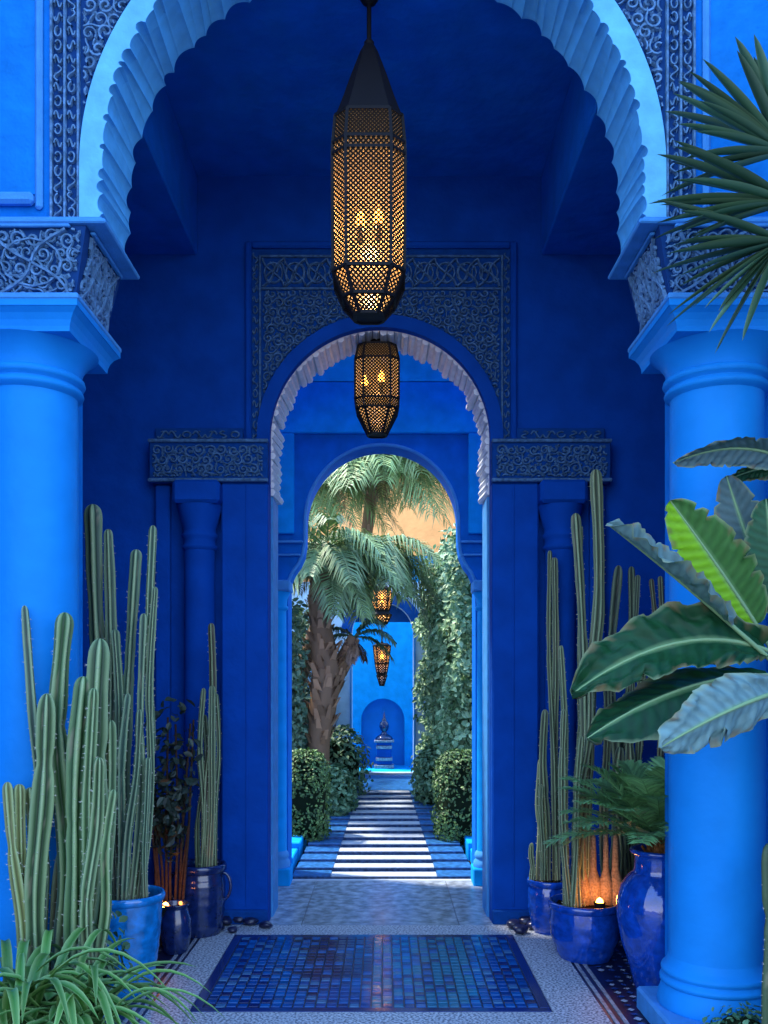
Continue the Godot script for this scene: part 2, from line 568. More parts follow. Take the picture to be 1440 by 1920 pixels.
func front_arcade() -> void:
	var w := thing("arcade_wall", "bright blue front wall with lobed horseshoe arch and carved white bands", "wall")
	var cy := 3.90
	var outer := arc_pts(AX, cy, 1.30, 3.64, 96)
	var q := wall_with_opening(-4.2, 4.1, 3.64, 6.6, outer, FZ, BZ)
	# the piers under the springing, butted below the upper wall
	part("wall", q, M.blue, w)
	for s in [-1.0, 1.0]:
		var xi: float = AX + s * 1.425
		var xo: float = -4.2 if s < 0 else 4.1
		part("unseen_shade_wall", bx(Vector3(-2.75 if s < 0 else 2.65, 0, FZ + 0.001), Vector3(-2.45 if s < 0 else 2.35, 6.6, -2.5), 0.01), M.blue, w)  # unseen wall added to darken the outer sides of the columns
		part("pier", bx(Vector3(xi, 0, -4.22), Vector3(xo, 3.29, BZ - 0.05), 0.012), M.blue, w)
	# archivolt: pale face between the outer arc and the finely toothed inner edge, then the lobed soffit
	var n := 34
	var front := lobed(AX, cy, 1.195, 3.64, n * 2, 8, 0.017, 0.5, 0.8, 5)
	var back := lobed(AX, cy, 1.178, 3.64, n, 16, 0.021, 0.8, 0.6, 9)
	var outl := lobed(AX, cy, 1.302, 3.64, n * 2, 8, 0.0, 1.0, 0.0, 1)
	var a := MB.new()
	between(a, front, FZ + 0.03, outl, FZ + 0.03, true)
	between(a, outl, FZ + 0.03, outl, FZ - 0.01, false)
	part("archivolt", a, M.pale, w)
	var so := MB.new()
	var mid := []
	for i in front.size():
		var t: Vector2 = front[i].lerp(back[i], 0.35)
		mid.append(t)
	between(so, front, FZ + 0.03, mid, FZ - 0.06, false)
	between(so, mid, FZ - 0.06, back, BZ, false)
	var outb := lobed(AX, cy, 1.302, 3.64, n, 16, 0.0, 1.0, 0.0, 1)
	for i in back.size() - 1:
		so.face([Vector3(back[i].x, back[i].y, BZ), Vector3(back[i + 1].x, back[i + 1].y, BZ), Vector3(outb[i + 1].x, outb[i + 1].y, BZ - 0.003), Vector3(outb[i].x, outb[i].y, BZ - 0.003)], Vector3.FORWARD)
	part("soffit", so, M.soffit, w)
	# carved spandrels in a rectangular frame
	var spx := 1.295
	for s in [-1.0, 1.0]:
		var x0: float = AX + (-spx if s < 0 else 0.0)
		var r := Rect2(x0, 3.66, spx, 1.66)
		var ins := func(p: Vector2) -> bool: return p.distance_to(Vector2(AX, cy)) > 1.308 and (p.y > cy or absf(p.x - AX) > 1.308)
		var gr := MB.new()
		var pl := PackedVector2Array()
		for i in 33:
			var an := (PI - PI * 0.5 * i / 32.0) if s < 0 else PI * 0.5 * i / 32.0
			pl.append(Vector2(AX + cos(an) * 1.301, cy + sin(an) * 1.301))
		pl.append(Vector2(AX, 5.33))
		pl.append(Vector2(AX + s * 1.303, 5.33))
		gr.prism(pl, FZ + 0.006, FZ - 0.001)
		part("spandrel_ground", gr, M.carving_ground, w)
		var xf := Transform3D(Basis(), Vector3(0, 0, FZ + 0.007))
		var ca := MB.new()
		scrolls(ca, xf, r, 0.074, 0.012, 0.02, ins, 40 + int(s))
		part("carved_spandrel", ca, M.carving, w)
		# upright bands beside the spandrel
		var bw := 0.048
		for k in 3:
			var xa: float = AX + s * (1.305 + k * (bw + 0.012))
			if k < 3:
				var fil := bx(Vector3(xa, 3.66, FZ - 0.002), Vector3(xa + s * 0.010, 5.42, FZ + 0.026), 0.002)
				part("fillet", fil, M.carving, w)
			if k == 2: continue
			var bg := bx(Vector3(xa + s * 0.0105, 3.66, FZ - 0.001), Vector3(xa + s * (0.0115 + bw), 5.42, FZ + 0.005))
			part("band_ground", bg, M.carving_ground, w)
			var bk := MB.new()
			var bx0: float = minf(xa + s * 0.012, xa + s * (0.010 + bw))
			knots(bk, Transform3D(Basis(), Vector3(0, 0, FZ + 0.006)), Rect2(bx0, 3.67, bw - 0.002, 1.74), 0.062, 0.010, 0.016, 70 + k + int(s) * 3)
			part("carved_band", bk, M.carving, w)
		# flat panel with a bevelled frame and a sill below
		var px: float = AX + s * 1.47
		part("panel_edge", bx(Vector3(px, 3.72, FZ - 0.002), Vector3(px + s * 0.035, 6.4, FZ + 0.022), 0.012), M.trim, w)
		part("panel", bx(Vector3(px + s * 0.0352, 3.79, FZ - 0.001), Vector3(px + s * 2.4, 6.4, FZ + 0.008)), M.blue_panel, w)
		part("sill", bx(Vector3(px + s * 0.0352, 3.735, FZ - 0.002), Vector3(px + s * 2.4, 3.788, FZ + 0.045), 0.014), M.trim, w)
		# impost: carved block over the column with a moulded cap, flaring inwards
		var xi: float = AX + s * 1.31    # lower inner edge
		var xt: float = AX + s * 1.245   # upper inner edge
		var xo: float = AX + s * 2.6
		var zf := -3.99
		var zb := -4.42
		var blk := MB.new()
		var A0 := Vector3(xi, 3.292, zf); var A1 := Vector3(xt, 3.60, zf + 0.05)
		var B0 := Vector3(xi, 3.292, zb); var B1 := Vector3(xt, 3.60, zb - 0.04)
		var C0 := Vector3(xo, 3.292, zf); var C1 := Vector3(xo, 3.60, zf + 0.05)
		var D0 := Vector3(xo, 3.292, zb); var D1 := Vector3(xo, 3.60, zb - 0.04)
		blk.face([A0, C0, C1, A1], Vector3.BACK)
		blk.face([A0, B0, B1, A1], Vector3(-s, 0, 0))
		blk.face([B0, D0, D1, B1], Vector3.FORWARD)
		blk.face([A1, B1, D1, C1], Vector3.UP)
		blk.face([A0, B0, D0, C0], Vector3.DOWN)
		blk.face([C0, D0, D1, C1], Vector3(s, 0, 0))
		part("impost", blk, M.carving_ground, w)
		# carved faces lie on the sloping sides
		for side in [0, 1]:
			var o0: Vector3; var ux: Vector3; var up: Vector3; var ln: float
			if side == 0:
				o0 = A0 if s > 0 else C0
				ux = Vector3.RIGHT
				ln = absf(xo - xi)
				up = (A1 - A0); up.x = 0.0
			else:
				o0 = A0 if s < 0 else B0
				ux = (B0 - A0).normalized() * (1.0 if s < 0 else -1.0)
				ln = absf(zb - zf)
				up = (A1 - A0); up.z = 0.0
			var hgt := up.length()
			up = up.normalized()
			var bz := ux.cross(up).normalized()
			var fx := Transform3D(Basis(ux, up, bz), o0 + bz * 0.002)
			var ck := MB.new()
			var rr := Rect2(0.0, 0.0, ln, hgt)
			var shear := func(p: Vector2) -> bool:
				if side == 0 and s < 0: return p.x < ln - 0.006 + p.y * 0.2
				if side == 0: return p.x > 0.006 - p.y * 0.2
				return true
			var re := rr.grow(-0.012)
			if side == 0:
				# the face widens towards the top, so the carving follows its slanting edge
				if s < 0: re.size.x += 0.062
				else: re = Rect2(re.position.x - 0.062, re.position.y, re.size.x + 0.062, re.size.y)
			crossing(ck, fx, rr.grow(-0.02), 0.30 if side == 0 else 0.21, 0.016, 0.024 if side == 0 else 0.014)
			scrolls(ck, fx, re, 0.070, 0.0115, 0.016 if side == 0 else 0.010, shear, 90 + side + int(s) * 5)
			part("carved_frieze", ck, M.carving, w)
			for e in [0.0, hgt - 0.014]:
				var fb := MB.new()
				fb.box(Vector3(ln * 0.5, e + 0.007, 0.012), Vector3(ln, 0.014, 0.024), 0.004, fx)
				part("fillet", fb, M.trim, w)
		# stepped mould on top of the impost under the arch foot
		var mx: float = AX + s * 1.155
		part("impost_cap", bx(Vector3(mx - s * -0.0, 3.602, zf + 0.07), Vector3(xo, 3.622, zb - 0.06), 0.006), M.trim, w)
		part("impost_cap", bx(Vector3(mx + s * 0.022, 3.6225, zf + 0.05), Vector3(xo, 3.639, zb - 0.04), 0.005), M.trim, w)

func column(called: String, label: String, x: float, z: float) -> Node3D:
	var o := thing(called, label, "column", Vector3(x, 0, z), "columns carrying the front arch")
	part("plinth", bx(Vector3(-0.30, 0, -0.27), Vector3(0.30, 0.115, 0.27), 0.012), M.trim, o)
	var b := MB.new()
	b.lathe([[0.0, 0.1155], [0.262, 0.1155], [0.262, 0.1155], [0.268, 0.13], [0.262, 0.165], [0.250, 0.20], [0.243, 0.215], [0.243, 0.215], [0.254, 0.225], [0.256, 0.236], [0.252, 0.246], [0.238, 0.254], [0.238, 0.262], [0.248, 0.27], [0.25, 0.281], [0.246, 0.292], [0.232, 0.302], [0.222, 0.32], [0.214, 0.345]], Vector3.ZERO, 64)
	part("base", b, M.column_blue, o)
	var s := MB.new()
	s.lathe([[0.214, 0.345], [0.213, 1.2], [0.211, 2.1], [0.208, 2.93]], Vector3.ZERO, 64)
	part("shaft", s, M.column_blue, o)
	var c := MB.new()
	c.lathe([[0.208, 2.93], [0.214, 2.935], [0.231, 2.945], [0.235, 2.957], [0.231, 2.969], [0.22, 2.976], [0.22, 2.984], [0.236, 2.992], [0.242, 3.005], [0.238, 3.02], [0.222, 3.03], [0.222, 3.03], [0.226, 3.05], [0.236, 3.075], [0.253, 3.10], [0.275, 3.125], [0.30, 3.142], [0.30, 3.142], [0.0, 3.142]], Vector3.ZERO, 64)
	part("capital", c, M.column_blue, o)
	# square abacus: cavetto that widens into a slab
	var ab := MB.new()
	var lev := [[0.272, 3.1425], [0.274, 3.165], [0.282, 3.19], [0.297, 3.215], [0.318, 3.235], [0.322, 3.236], [0.322, 3.288]]
	for k in lev.size() - 1:
		for sd in 4:
			var r := Basis(Vector3.UP, sd * PI / 2)
			var a0: float = lev[k][0]; var a1: float = lev[k + 1][0]
			ab.face([r * Vector3(-a0, lev[k][1], a0), r * Vector3(a0, lev[k][1], a0), r * Vector3(a1, lev[k + 1][1], a1), r * Vector3(-a1, lev[k + 1][1], a1)], r * Vector3.BACK)
	ab.face([Vector3(-0.322, 3.288, 0.322), Vector3(0.322, 3.288, 0.322), Vector3(0.322, 3.288, -0.322), Vector3(-0.322, 3.288, -0.322)], Vector3.UP)
	ab.face([Vector3(-0.272, 3.1425, 0.272), Vector3(0.272, 3.1425, 0.272), Vector3(0.272, 3.1425, -0.272), Vector3(-0.272, 3.1425, -0.272)], Vector3.DOWN)
	part("abacus", ab, M.column_blue, o)
	part("abacus_fillet", bx(Vector3(-0.327, 3.262, -0.327), Vector3(0.327, 3.2895, 0.327), 0.006), M.trim, o)
	return o

# ---------------------------------------------------------------- the dark room behind the arch
const W2F := -6.18
const W2B := -6.53
const W3F := -7.45
const W3B := -7.75

func room() -> void:
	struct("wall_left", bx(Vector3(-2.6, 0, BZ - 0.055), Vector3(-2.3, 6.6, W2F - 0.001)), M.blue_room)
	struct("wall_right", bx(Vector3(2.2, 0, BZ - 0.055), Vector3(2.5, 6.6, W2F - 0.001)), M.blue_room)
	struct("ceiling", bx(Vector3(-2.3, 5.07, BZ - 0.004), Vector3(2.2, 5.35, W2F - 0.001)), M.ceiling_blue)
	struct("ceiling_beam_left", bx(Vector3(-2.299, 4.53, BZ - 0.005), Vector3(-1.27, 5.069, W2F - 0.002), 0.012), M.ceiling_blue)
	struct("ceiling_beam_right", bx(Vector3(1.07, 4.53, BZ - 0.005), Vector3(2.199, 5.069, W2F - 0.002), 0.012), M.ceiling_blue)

func second_arch() -> void:
	var w := thing("inner_arch_wall", "dark blue inner wall with carved rectangular panel round a white toothed arch", "wall")
	var cx := -0.027
	var R := 0.736
	var cy := 3.282
	var op := arc_pts(cx, cy, R + 0.05, 0.0, 72)
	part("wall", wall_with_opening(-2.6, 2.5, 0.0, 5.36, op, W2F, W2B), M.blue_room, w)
	# plain ring proud of the wall
	var n := 40
	var ring_in := lobed(cx, cy, R + 0.012, 0.0, n * 2, 6, 0.0, 1.0, 0.0, 3)
	var ring_out := lobed(cx, cy, R + 0.10, 0.0, n * 2, 6, 0.0, 1.0, 0.0, 3)
	var a := MB.new()
	between(a, ring_in, W2F + 0.035, ring_out, W2F + 0.035, true)
	var ro2 := ring_out.duplicate()
	for i in ring_out.size() - 1:
		var pa: Vector2 = ring_out[i]; var pb: Vector2 = ring_out[i + 1]
		a.face([Vector3(pa.x, pa.y, W2F + 0.035), Vector3(pb.x, pb.y, W2F + 0.035), Vector3(pb.x, pb.y, W2F - 0.001), Vector3(pa.x, pa.y, W2F - 0.001)], Vector3(pa.x - cx, maxf(pa.y - cy, 0.0), 0))
	between(a, ring_in, W2F + 0.035, ring_in, W2F - 0.03, false)
	part("arch_ring", a, M.blue_room, w)
	# white teeth: fluted soffit, each tooth a small wedge of its own along the curve
	var L0 := cy - 2.90
	var tot := 2.0 * L0 + PI * R
	var cnt := 62
	var g := RandomNumberGenerator.new()
	g.seed = 17
	var place := func(u: float, off: float) -> Vector2:
		if u < L0: return Vector2(cx - R - off, 2.90 + u)
		if u > tot - L0: return Vector2(cx + R + off, 2.90 + tot - u)
		var an := PI - (u - L0) / R
		return Vector2(cx + cos(an) * (R + off), cy + sin(an) * (R + off))
	for k in cnt:
		var u0 := tot * k / cnt
		var u1 := tot * (k + 0.93) / cnt
		var d := g.randf_range(-0.012, 0.016)
		var e := g.randf_range(-0.01, 0.02)
		var z0 := W2F - 0.03
		var z1 := W2B + 0.0
		var t := MB.new()
		var A: Vector2 = place.call(u0, d); var B: Vector2 = place.call(u1, d)
		var Ao: Vector2 = place.call(u0, 0.052); var Bo: Vector2 = place.call(u1, 0.052)
		var C: Vector2 = place.call(u0, d + e - 0.02); var D: Vector2 = place.call(u1, d + e - 0.02)
		var m0: Vector2 = place.call((u0 + u1) * 0.5, d - 0.012); var m1: Vector2 = place.call((u0 + u1) * 0.5, d + e - 0.032)
		var inn := Vector2(cx, cy - 0.3) - A
		var hi := Vector3(inn.x, inn.y, 0)
		var V := func(p: Vector2, z: float) -> Vector3: return Vector3(p.x, p.y, z)
		t.face([V.call(A, z0), V.call(m0, z0), V.call(m1, z1), V.call(C, z1)], hi)
		t.face([V.call(m0, z0), V.call(B, z0), V.call(D, z1), V.call(m1, z1)], hi)
		t.face([V.call(A, z0), V.call(Ao, z0), V.call(Ao, z1), V.call(C, z1)], V.call(A - B, 0.0))
		t.face([V.call(B, z0), V.call(Bo, z0), V.call(Bo, z1), V.call(D, z1)], V.call(B - A, 0.0))
		t.face([V.call(A, z0), V.call(m0, z0), V.call(B, z0), V.call(Bo, z0), V.call(Ao, z0)], Vector3.BACK)
		t.face([V.call(C, z1), V.call(m1, z1), V.call(D, z1), V.call(Bo, z1), V.call(Ao, z1)], Vector3.FORWARD)
		part("arch_tooth", t, M.teeth, w)
	# reveals below the springing, painted paler for light caught on the jambs
	for s in [-1.0, 1.0]:
		var xr: float = cx + s * R
		part("reveal", bx(Vector3(xr - s * 0.0, 0.0, W2F - 0.06), Vector3(xr + s * 0.052, 2.899, W2B - 0.004), 0.004), M.trim, w)
		# pilaster beside the opening, then a niche with a half column, under a carved block
		var xp: float = cx + s * (R + 0.102)
		part("pilaster", bx(Vector3(xp - s * 0.088, 0.0, W2F - 0.03), Vector3(cx + s * 1.063, 2.955, W2F + 0.11), 0.01), M.blue_room, w)
		part("pilaster_edge", bx(Vector3(xp + s * 0.05, 0.12, W2F + 0.108), Vector3(xp + s * 0.062, 2.95, W2F + 0.118), 0.003), M.blue_room, w)
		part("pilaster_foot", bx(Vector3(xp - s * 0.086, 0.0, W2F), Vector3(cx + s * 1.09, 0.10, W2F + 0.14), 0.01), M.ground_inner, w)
		var hc := MB.new()
		var hx: float = cx + s * 1.21
		hc.lathe([[0.13, 0.0], [0.13, 0.08], [0.13, 0.08], [0.12, 0.12], [0.105, 0.16], [0.102, 2.5], [0.102, 2.5], [0.118, 2.515], [0.118, 2.53], [0.104, 2.545], [0.104, 2.575], [0.12, 2.59], [0.12, 2.61], [0.108, 2.62], [0.108, 2.64], [0.15, 2.80], [0.15, 2.80]], Vector3(hx, 0, W2F + 0.09), 32)
		part("half_column", hc, M.blue_room, w)
		part("half_column_cap", bx(Vector3(hx - 0.155, 2.801, W2F - 0.002), Vector3(hx + 0.155, 2.954, W2F + 0.235), 0.02), M.blue_room, w)
		part("outer_pilaster", bx(Vector3(cx + s * 1.42, 0.0, W2F - 0.002), Vector3(cx + s * 1.52, 2.954, W2F + 0.06), 0.01), M.blue_room, w)
		var f0: float = cx + s * 0.75
		var f1: float = cx + s * 1.545
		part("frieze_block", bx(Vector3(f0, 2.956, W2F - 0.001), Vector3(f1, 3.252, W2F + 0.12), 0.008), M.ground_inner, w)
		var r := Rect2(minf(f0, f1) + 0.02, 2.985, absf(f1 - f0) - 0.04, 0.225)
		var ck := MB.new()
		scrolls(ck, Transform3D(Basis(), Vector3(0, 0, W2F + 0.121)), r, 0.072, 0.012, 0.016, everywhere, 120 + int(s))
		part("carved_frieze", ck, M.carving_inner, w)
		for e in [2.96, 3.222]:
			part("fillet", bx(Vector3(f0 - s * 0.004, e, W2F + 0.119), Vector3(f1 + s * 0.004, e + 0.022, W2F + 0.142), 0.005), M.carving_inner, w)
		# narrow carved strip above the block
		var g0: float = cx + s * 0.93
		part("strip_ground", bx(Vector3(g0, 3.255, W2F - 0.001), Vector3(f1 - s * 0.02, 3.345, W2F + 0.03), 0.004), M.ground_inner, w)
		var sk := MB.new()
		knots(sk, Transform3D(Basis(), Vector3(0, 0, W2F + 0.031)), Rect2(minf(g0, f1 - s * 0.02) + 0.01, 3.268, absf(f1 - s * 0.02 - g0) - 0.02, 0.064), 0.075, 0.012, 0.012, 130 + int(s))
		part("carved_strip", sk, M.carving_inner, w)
	# carved panel over the arch
	var X0 := -0.90; var X1 := 0.86; var Y0 := 3.255; var Y1 := 4.57
	var ins := func(p: Vector2) -> bool: return p.distance_to(Vector2(cx, cy)) > R + 0.108
	var pl := PackedVector2Array([Vector2(X1, Y0), Vector2(X1, Y1), Vector2(X0, Y1), Vector2(X0, Y0)])
	for i in 49:
		var an := PI - PI * i / 48.0
		pl.append(Vector2(cx + cos(an) * (R + 0.099), cy + sin(an) * (R + 0.099)))
	var gr := MB.new()
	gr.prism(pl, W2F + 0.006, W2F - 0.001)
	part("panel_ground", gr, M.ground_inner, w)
	var fr := [Rect2(X0 - 0.045, Y0, 0.045, Y1 - Y0 + 0.045), Rect2(X1, Y0, 0.045, Y1 - Y0 + 0.045), Rect2(X0, Y1, X1 - X0, 0.045)]
	for f in fr:
		part("panel_frame", bx(Vector3(f.position.x, f.position.y, W2F - 0.002), Vector3(f.end.x, f.end.y, W2F + 0.035), 0.012), M.blue_room, w)
	var inn2 := [Rect2(X0 + 0.05, Y0, 0.014, 1.27), Rect2(X1 - 0.064, Y0, 0.014, 1.27), Rect2(X0 + 0.064, Y1 - 0.06, X1 - X0 - 0.128, 0.014), Rect2(X0 + 0.064, 4.29, X1 - X0 - 0.128, 0.014)]
	for f in inn2:
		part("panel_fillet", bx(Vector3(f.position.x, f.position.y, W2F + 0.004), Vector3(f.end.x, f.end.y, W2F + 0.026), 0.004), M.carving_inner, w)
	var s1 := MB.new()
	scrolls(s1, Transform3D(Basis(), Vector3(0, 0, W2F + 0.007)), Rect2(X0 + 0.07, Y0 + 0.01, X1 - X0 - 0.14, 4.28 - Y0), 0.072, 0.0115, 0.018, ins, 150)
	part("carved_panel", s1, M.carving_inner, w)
	var s2 := MB.new()
	var r2 := Rect2(X0 + 0.075, 4.31, X1 - X0 - 0.15, 0.19)
	crossing(s2, Transform3D(Basis(), Vector3(0, 0, W2F + 0.007)), r2, 0.145, 0.016, 0.022)
	knots(s2, Transform3D(Basis(), Vector3(0, 0, W2F + 0.007)), r2, 0.10, 0.013, 0.018, 160)
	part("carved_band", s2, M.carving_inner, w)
	for e in [[X0 + 0.002, X0 + 0.048], [X1 - 0.048, X1 - 0.002]]:
		var s3 := MB.new()
		knots(s3, Transform3D(Basis(), Vector3(0, 0, W2F + 0.007)), Rect2(e[0], Y0 + 0.01, e[1] - e[0], 1.28), 0.07, 0.010, 0.014, 170)
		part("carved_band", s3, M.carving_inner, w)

func third_arch() -> void:
	var w := thing("garden_arch_wall", "brighter blue third wall whose keyhole arch opens on the garden", "wall")
	var cx := -0.018
	var R := 0.632
	var cy := 2.945
	var op := [Vector2(cx - 0.77, 0), Vector2(cx - 0.77, 2.45), Vector2(cx - 0.735, 2.53), Vector2(cx - 0.685, 2.60), Vector2(cx - 0.65, 2.68), Vector2(cx - 0.634, 2.78)]
	for i in 65:
		var a := PI - PI * i / 64.0
		op.append(Vector2(cx + cos(a) * R, cy + sin(a) * R))
	op.append_array([Vector2(cx + 0.634, 2.78), Vector2(cx + 0.65, 2.68), Vector2(cx + 0.685, 2.60), Vector2(cx + 0.735, 2.53), Vector2(cx + 0.77, 2.45), Vector2(cx + 0.77, 0)])
	part("wall", wall_with_opening(-1.95, 1.9, 0.0, 4.42, op, W3F, W3B), M.field, w)
	# thin pale bead round the opening
	var bead := MB.new()
	var path := []
	var rad := []
	for i in range(1, op.size() - 1):
		path.append(Vector3(op[i].x, op[i].y, W3F + 0.004)); rad.append(0.014)
	bead.tube(path, rad, 8)
	part("arch_bead", bead, M.trim, w)
	# raised frame painted brighter than the shaded field, ceiling glow painted along the top
	part("frame", bx(Vector3(-1.6, 2.84, W3F - 0.001), Vector3(-0.735, 3.66, W3F + 0.05), 0.008), M.garden_blue, w)
	part("frame", bx(Vector3(0.69, 2.84, W3F - 0.001), Vector3(1.6, 3.66, W3F + 0.05), 0.008), M.garden_blue, w)
	part("frame", bx(Vector3(-1.6, 3.662, W3F - 0.001), Vector3(1.6, 4.08, W3F + 0.05), 0.008), M.garden_blue, w)
	var cv := MB.new()
	var rows := []
	for k in 9:
		var t := k / 8.0 * PI * 0.5
		rows.append(PackedVector3Array([Vector3(-1.6, 4.082 + 0.26 * sin(t), W3F + 0.05 + 0.26 * (1.0 - cos(t))), Vector3(1.6, 4.082 + 0.26 * sin(t), W3F + 0.05 + 0.26 * (1.0 - cos(t)))]))
	cv.grid(rows, false)
	cv.face([Vector3(-1.6, 4.342, W3F + 0.31), Vector3(1.6, 4.342, W3F + 0.31), Vector3(1.6, 4.342, W3F), Vector3(-1.6, 4.342, W3F)], Vector3.UP)
	part("glow_cove", cv, M.glow_cove, w)
	# shoulder mouldings
	for s in [-1.0, 1.0]:
		for e in [[2.765, 0.02, 0.645], [2.66, 0.016, 0.665], [2.44, 0.022, 0.775]]:
			part("shoulder_moulding", bx(Vector3(cx + s * e[2], e[0], W3F - 0.001), Vector3(cx + s * 1.6, e[0] + e[1], W3F + 0.045), 0.006), M.trim, w)
	var sl := struct("wall_left_second", bx(Vector3(-1.9, 0, W2B - 0.002), Vector3(-1.6, 4.8, W3F - 0.002)), M.garden_blue)
	var sr := struct("wall_right_second", bx(Vector3(1.6, 0, W2B - 0.002), Vector3(1.9, 4.8, W3F - 0.002)), M.garden_blue)
	# slim columns in front of the third wall
	for s in [-1.0, 1.0]:
		var o := thing("slim_column", "slim blue column on a stepped base, %s the garden steps" % ("left of" if s < 0 else "right of"), "column", Vector3(cx + s * 0.855, 0, W3F + 0.13), "slim columns beside the garden arch")
		part("plinth", bx(Vector3(-0.125, 0, -0.125), Vector3(0.125, 0.14, 0.125), 0.008), M.garden_blue, o)
		var b := MB.new()
		b.lathe([[0.115, 0.1405], [0.118, 0.16], [0.112, 0.185], [0.10, 0.20], [0.10, 0.215], [0.108, 0.225], [0.104, 0.245], [0.088, 0.27]], Vector3.ZERO, 32)
		part("base", b, M.trim, o)
		var sh := MB.new()
		sh.lathe([[0.088, 0.27], [0.084, 2.2]], Vector3.ZERO, 32)
		part("shaft", sh, M.garden_blue, o)
		var c := MB.new()
		c.lathe([[0.084, 2.2], [0.10, 2.215], [0.10, 2.23], [0.088, 2.245], [0.095, 2.30], [0.12, 2.35]], Vector3.ZERO, 32)
		part("capital", c, M.garden_blue, o)
		part("abacus", bx(Vector3(-0.125, 2.351, -0.125), Vector3(0.125, 2.438, 0.125), 0.01), M.trim, o)

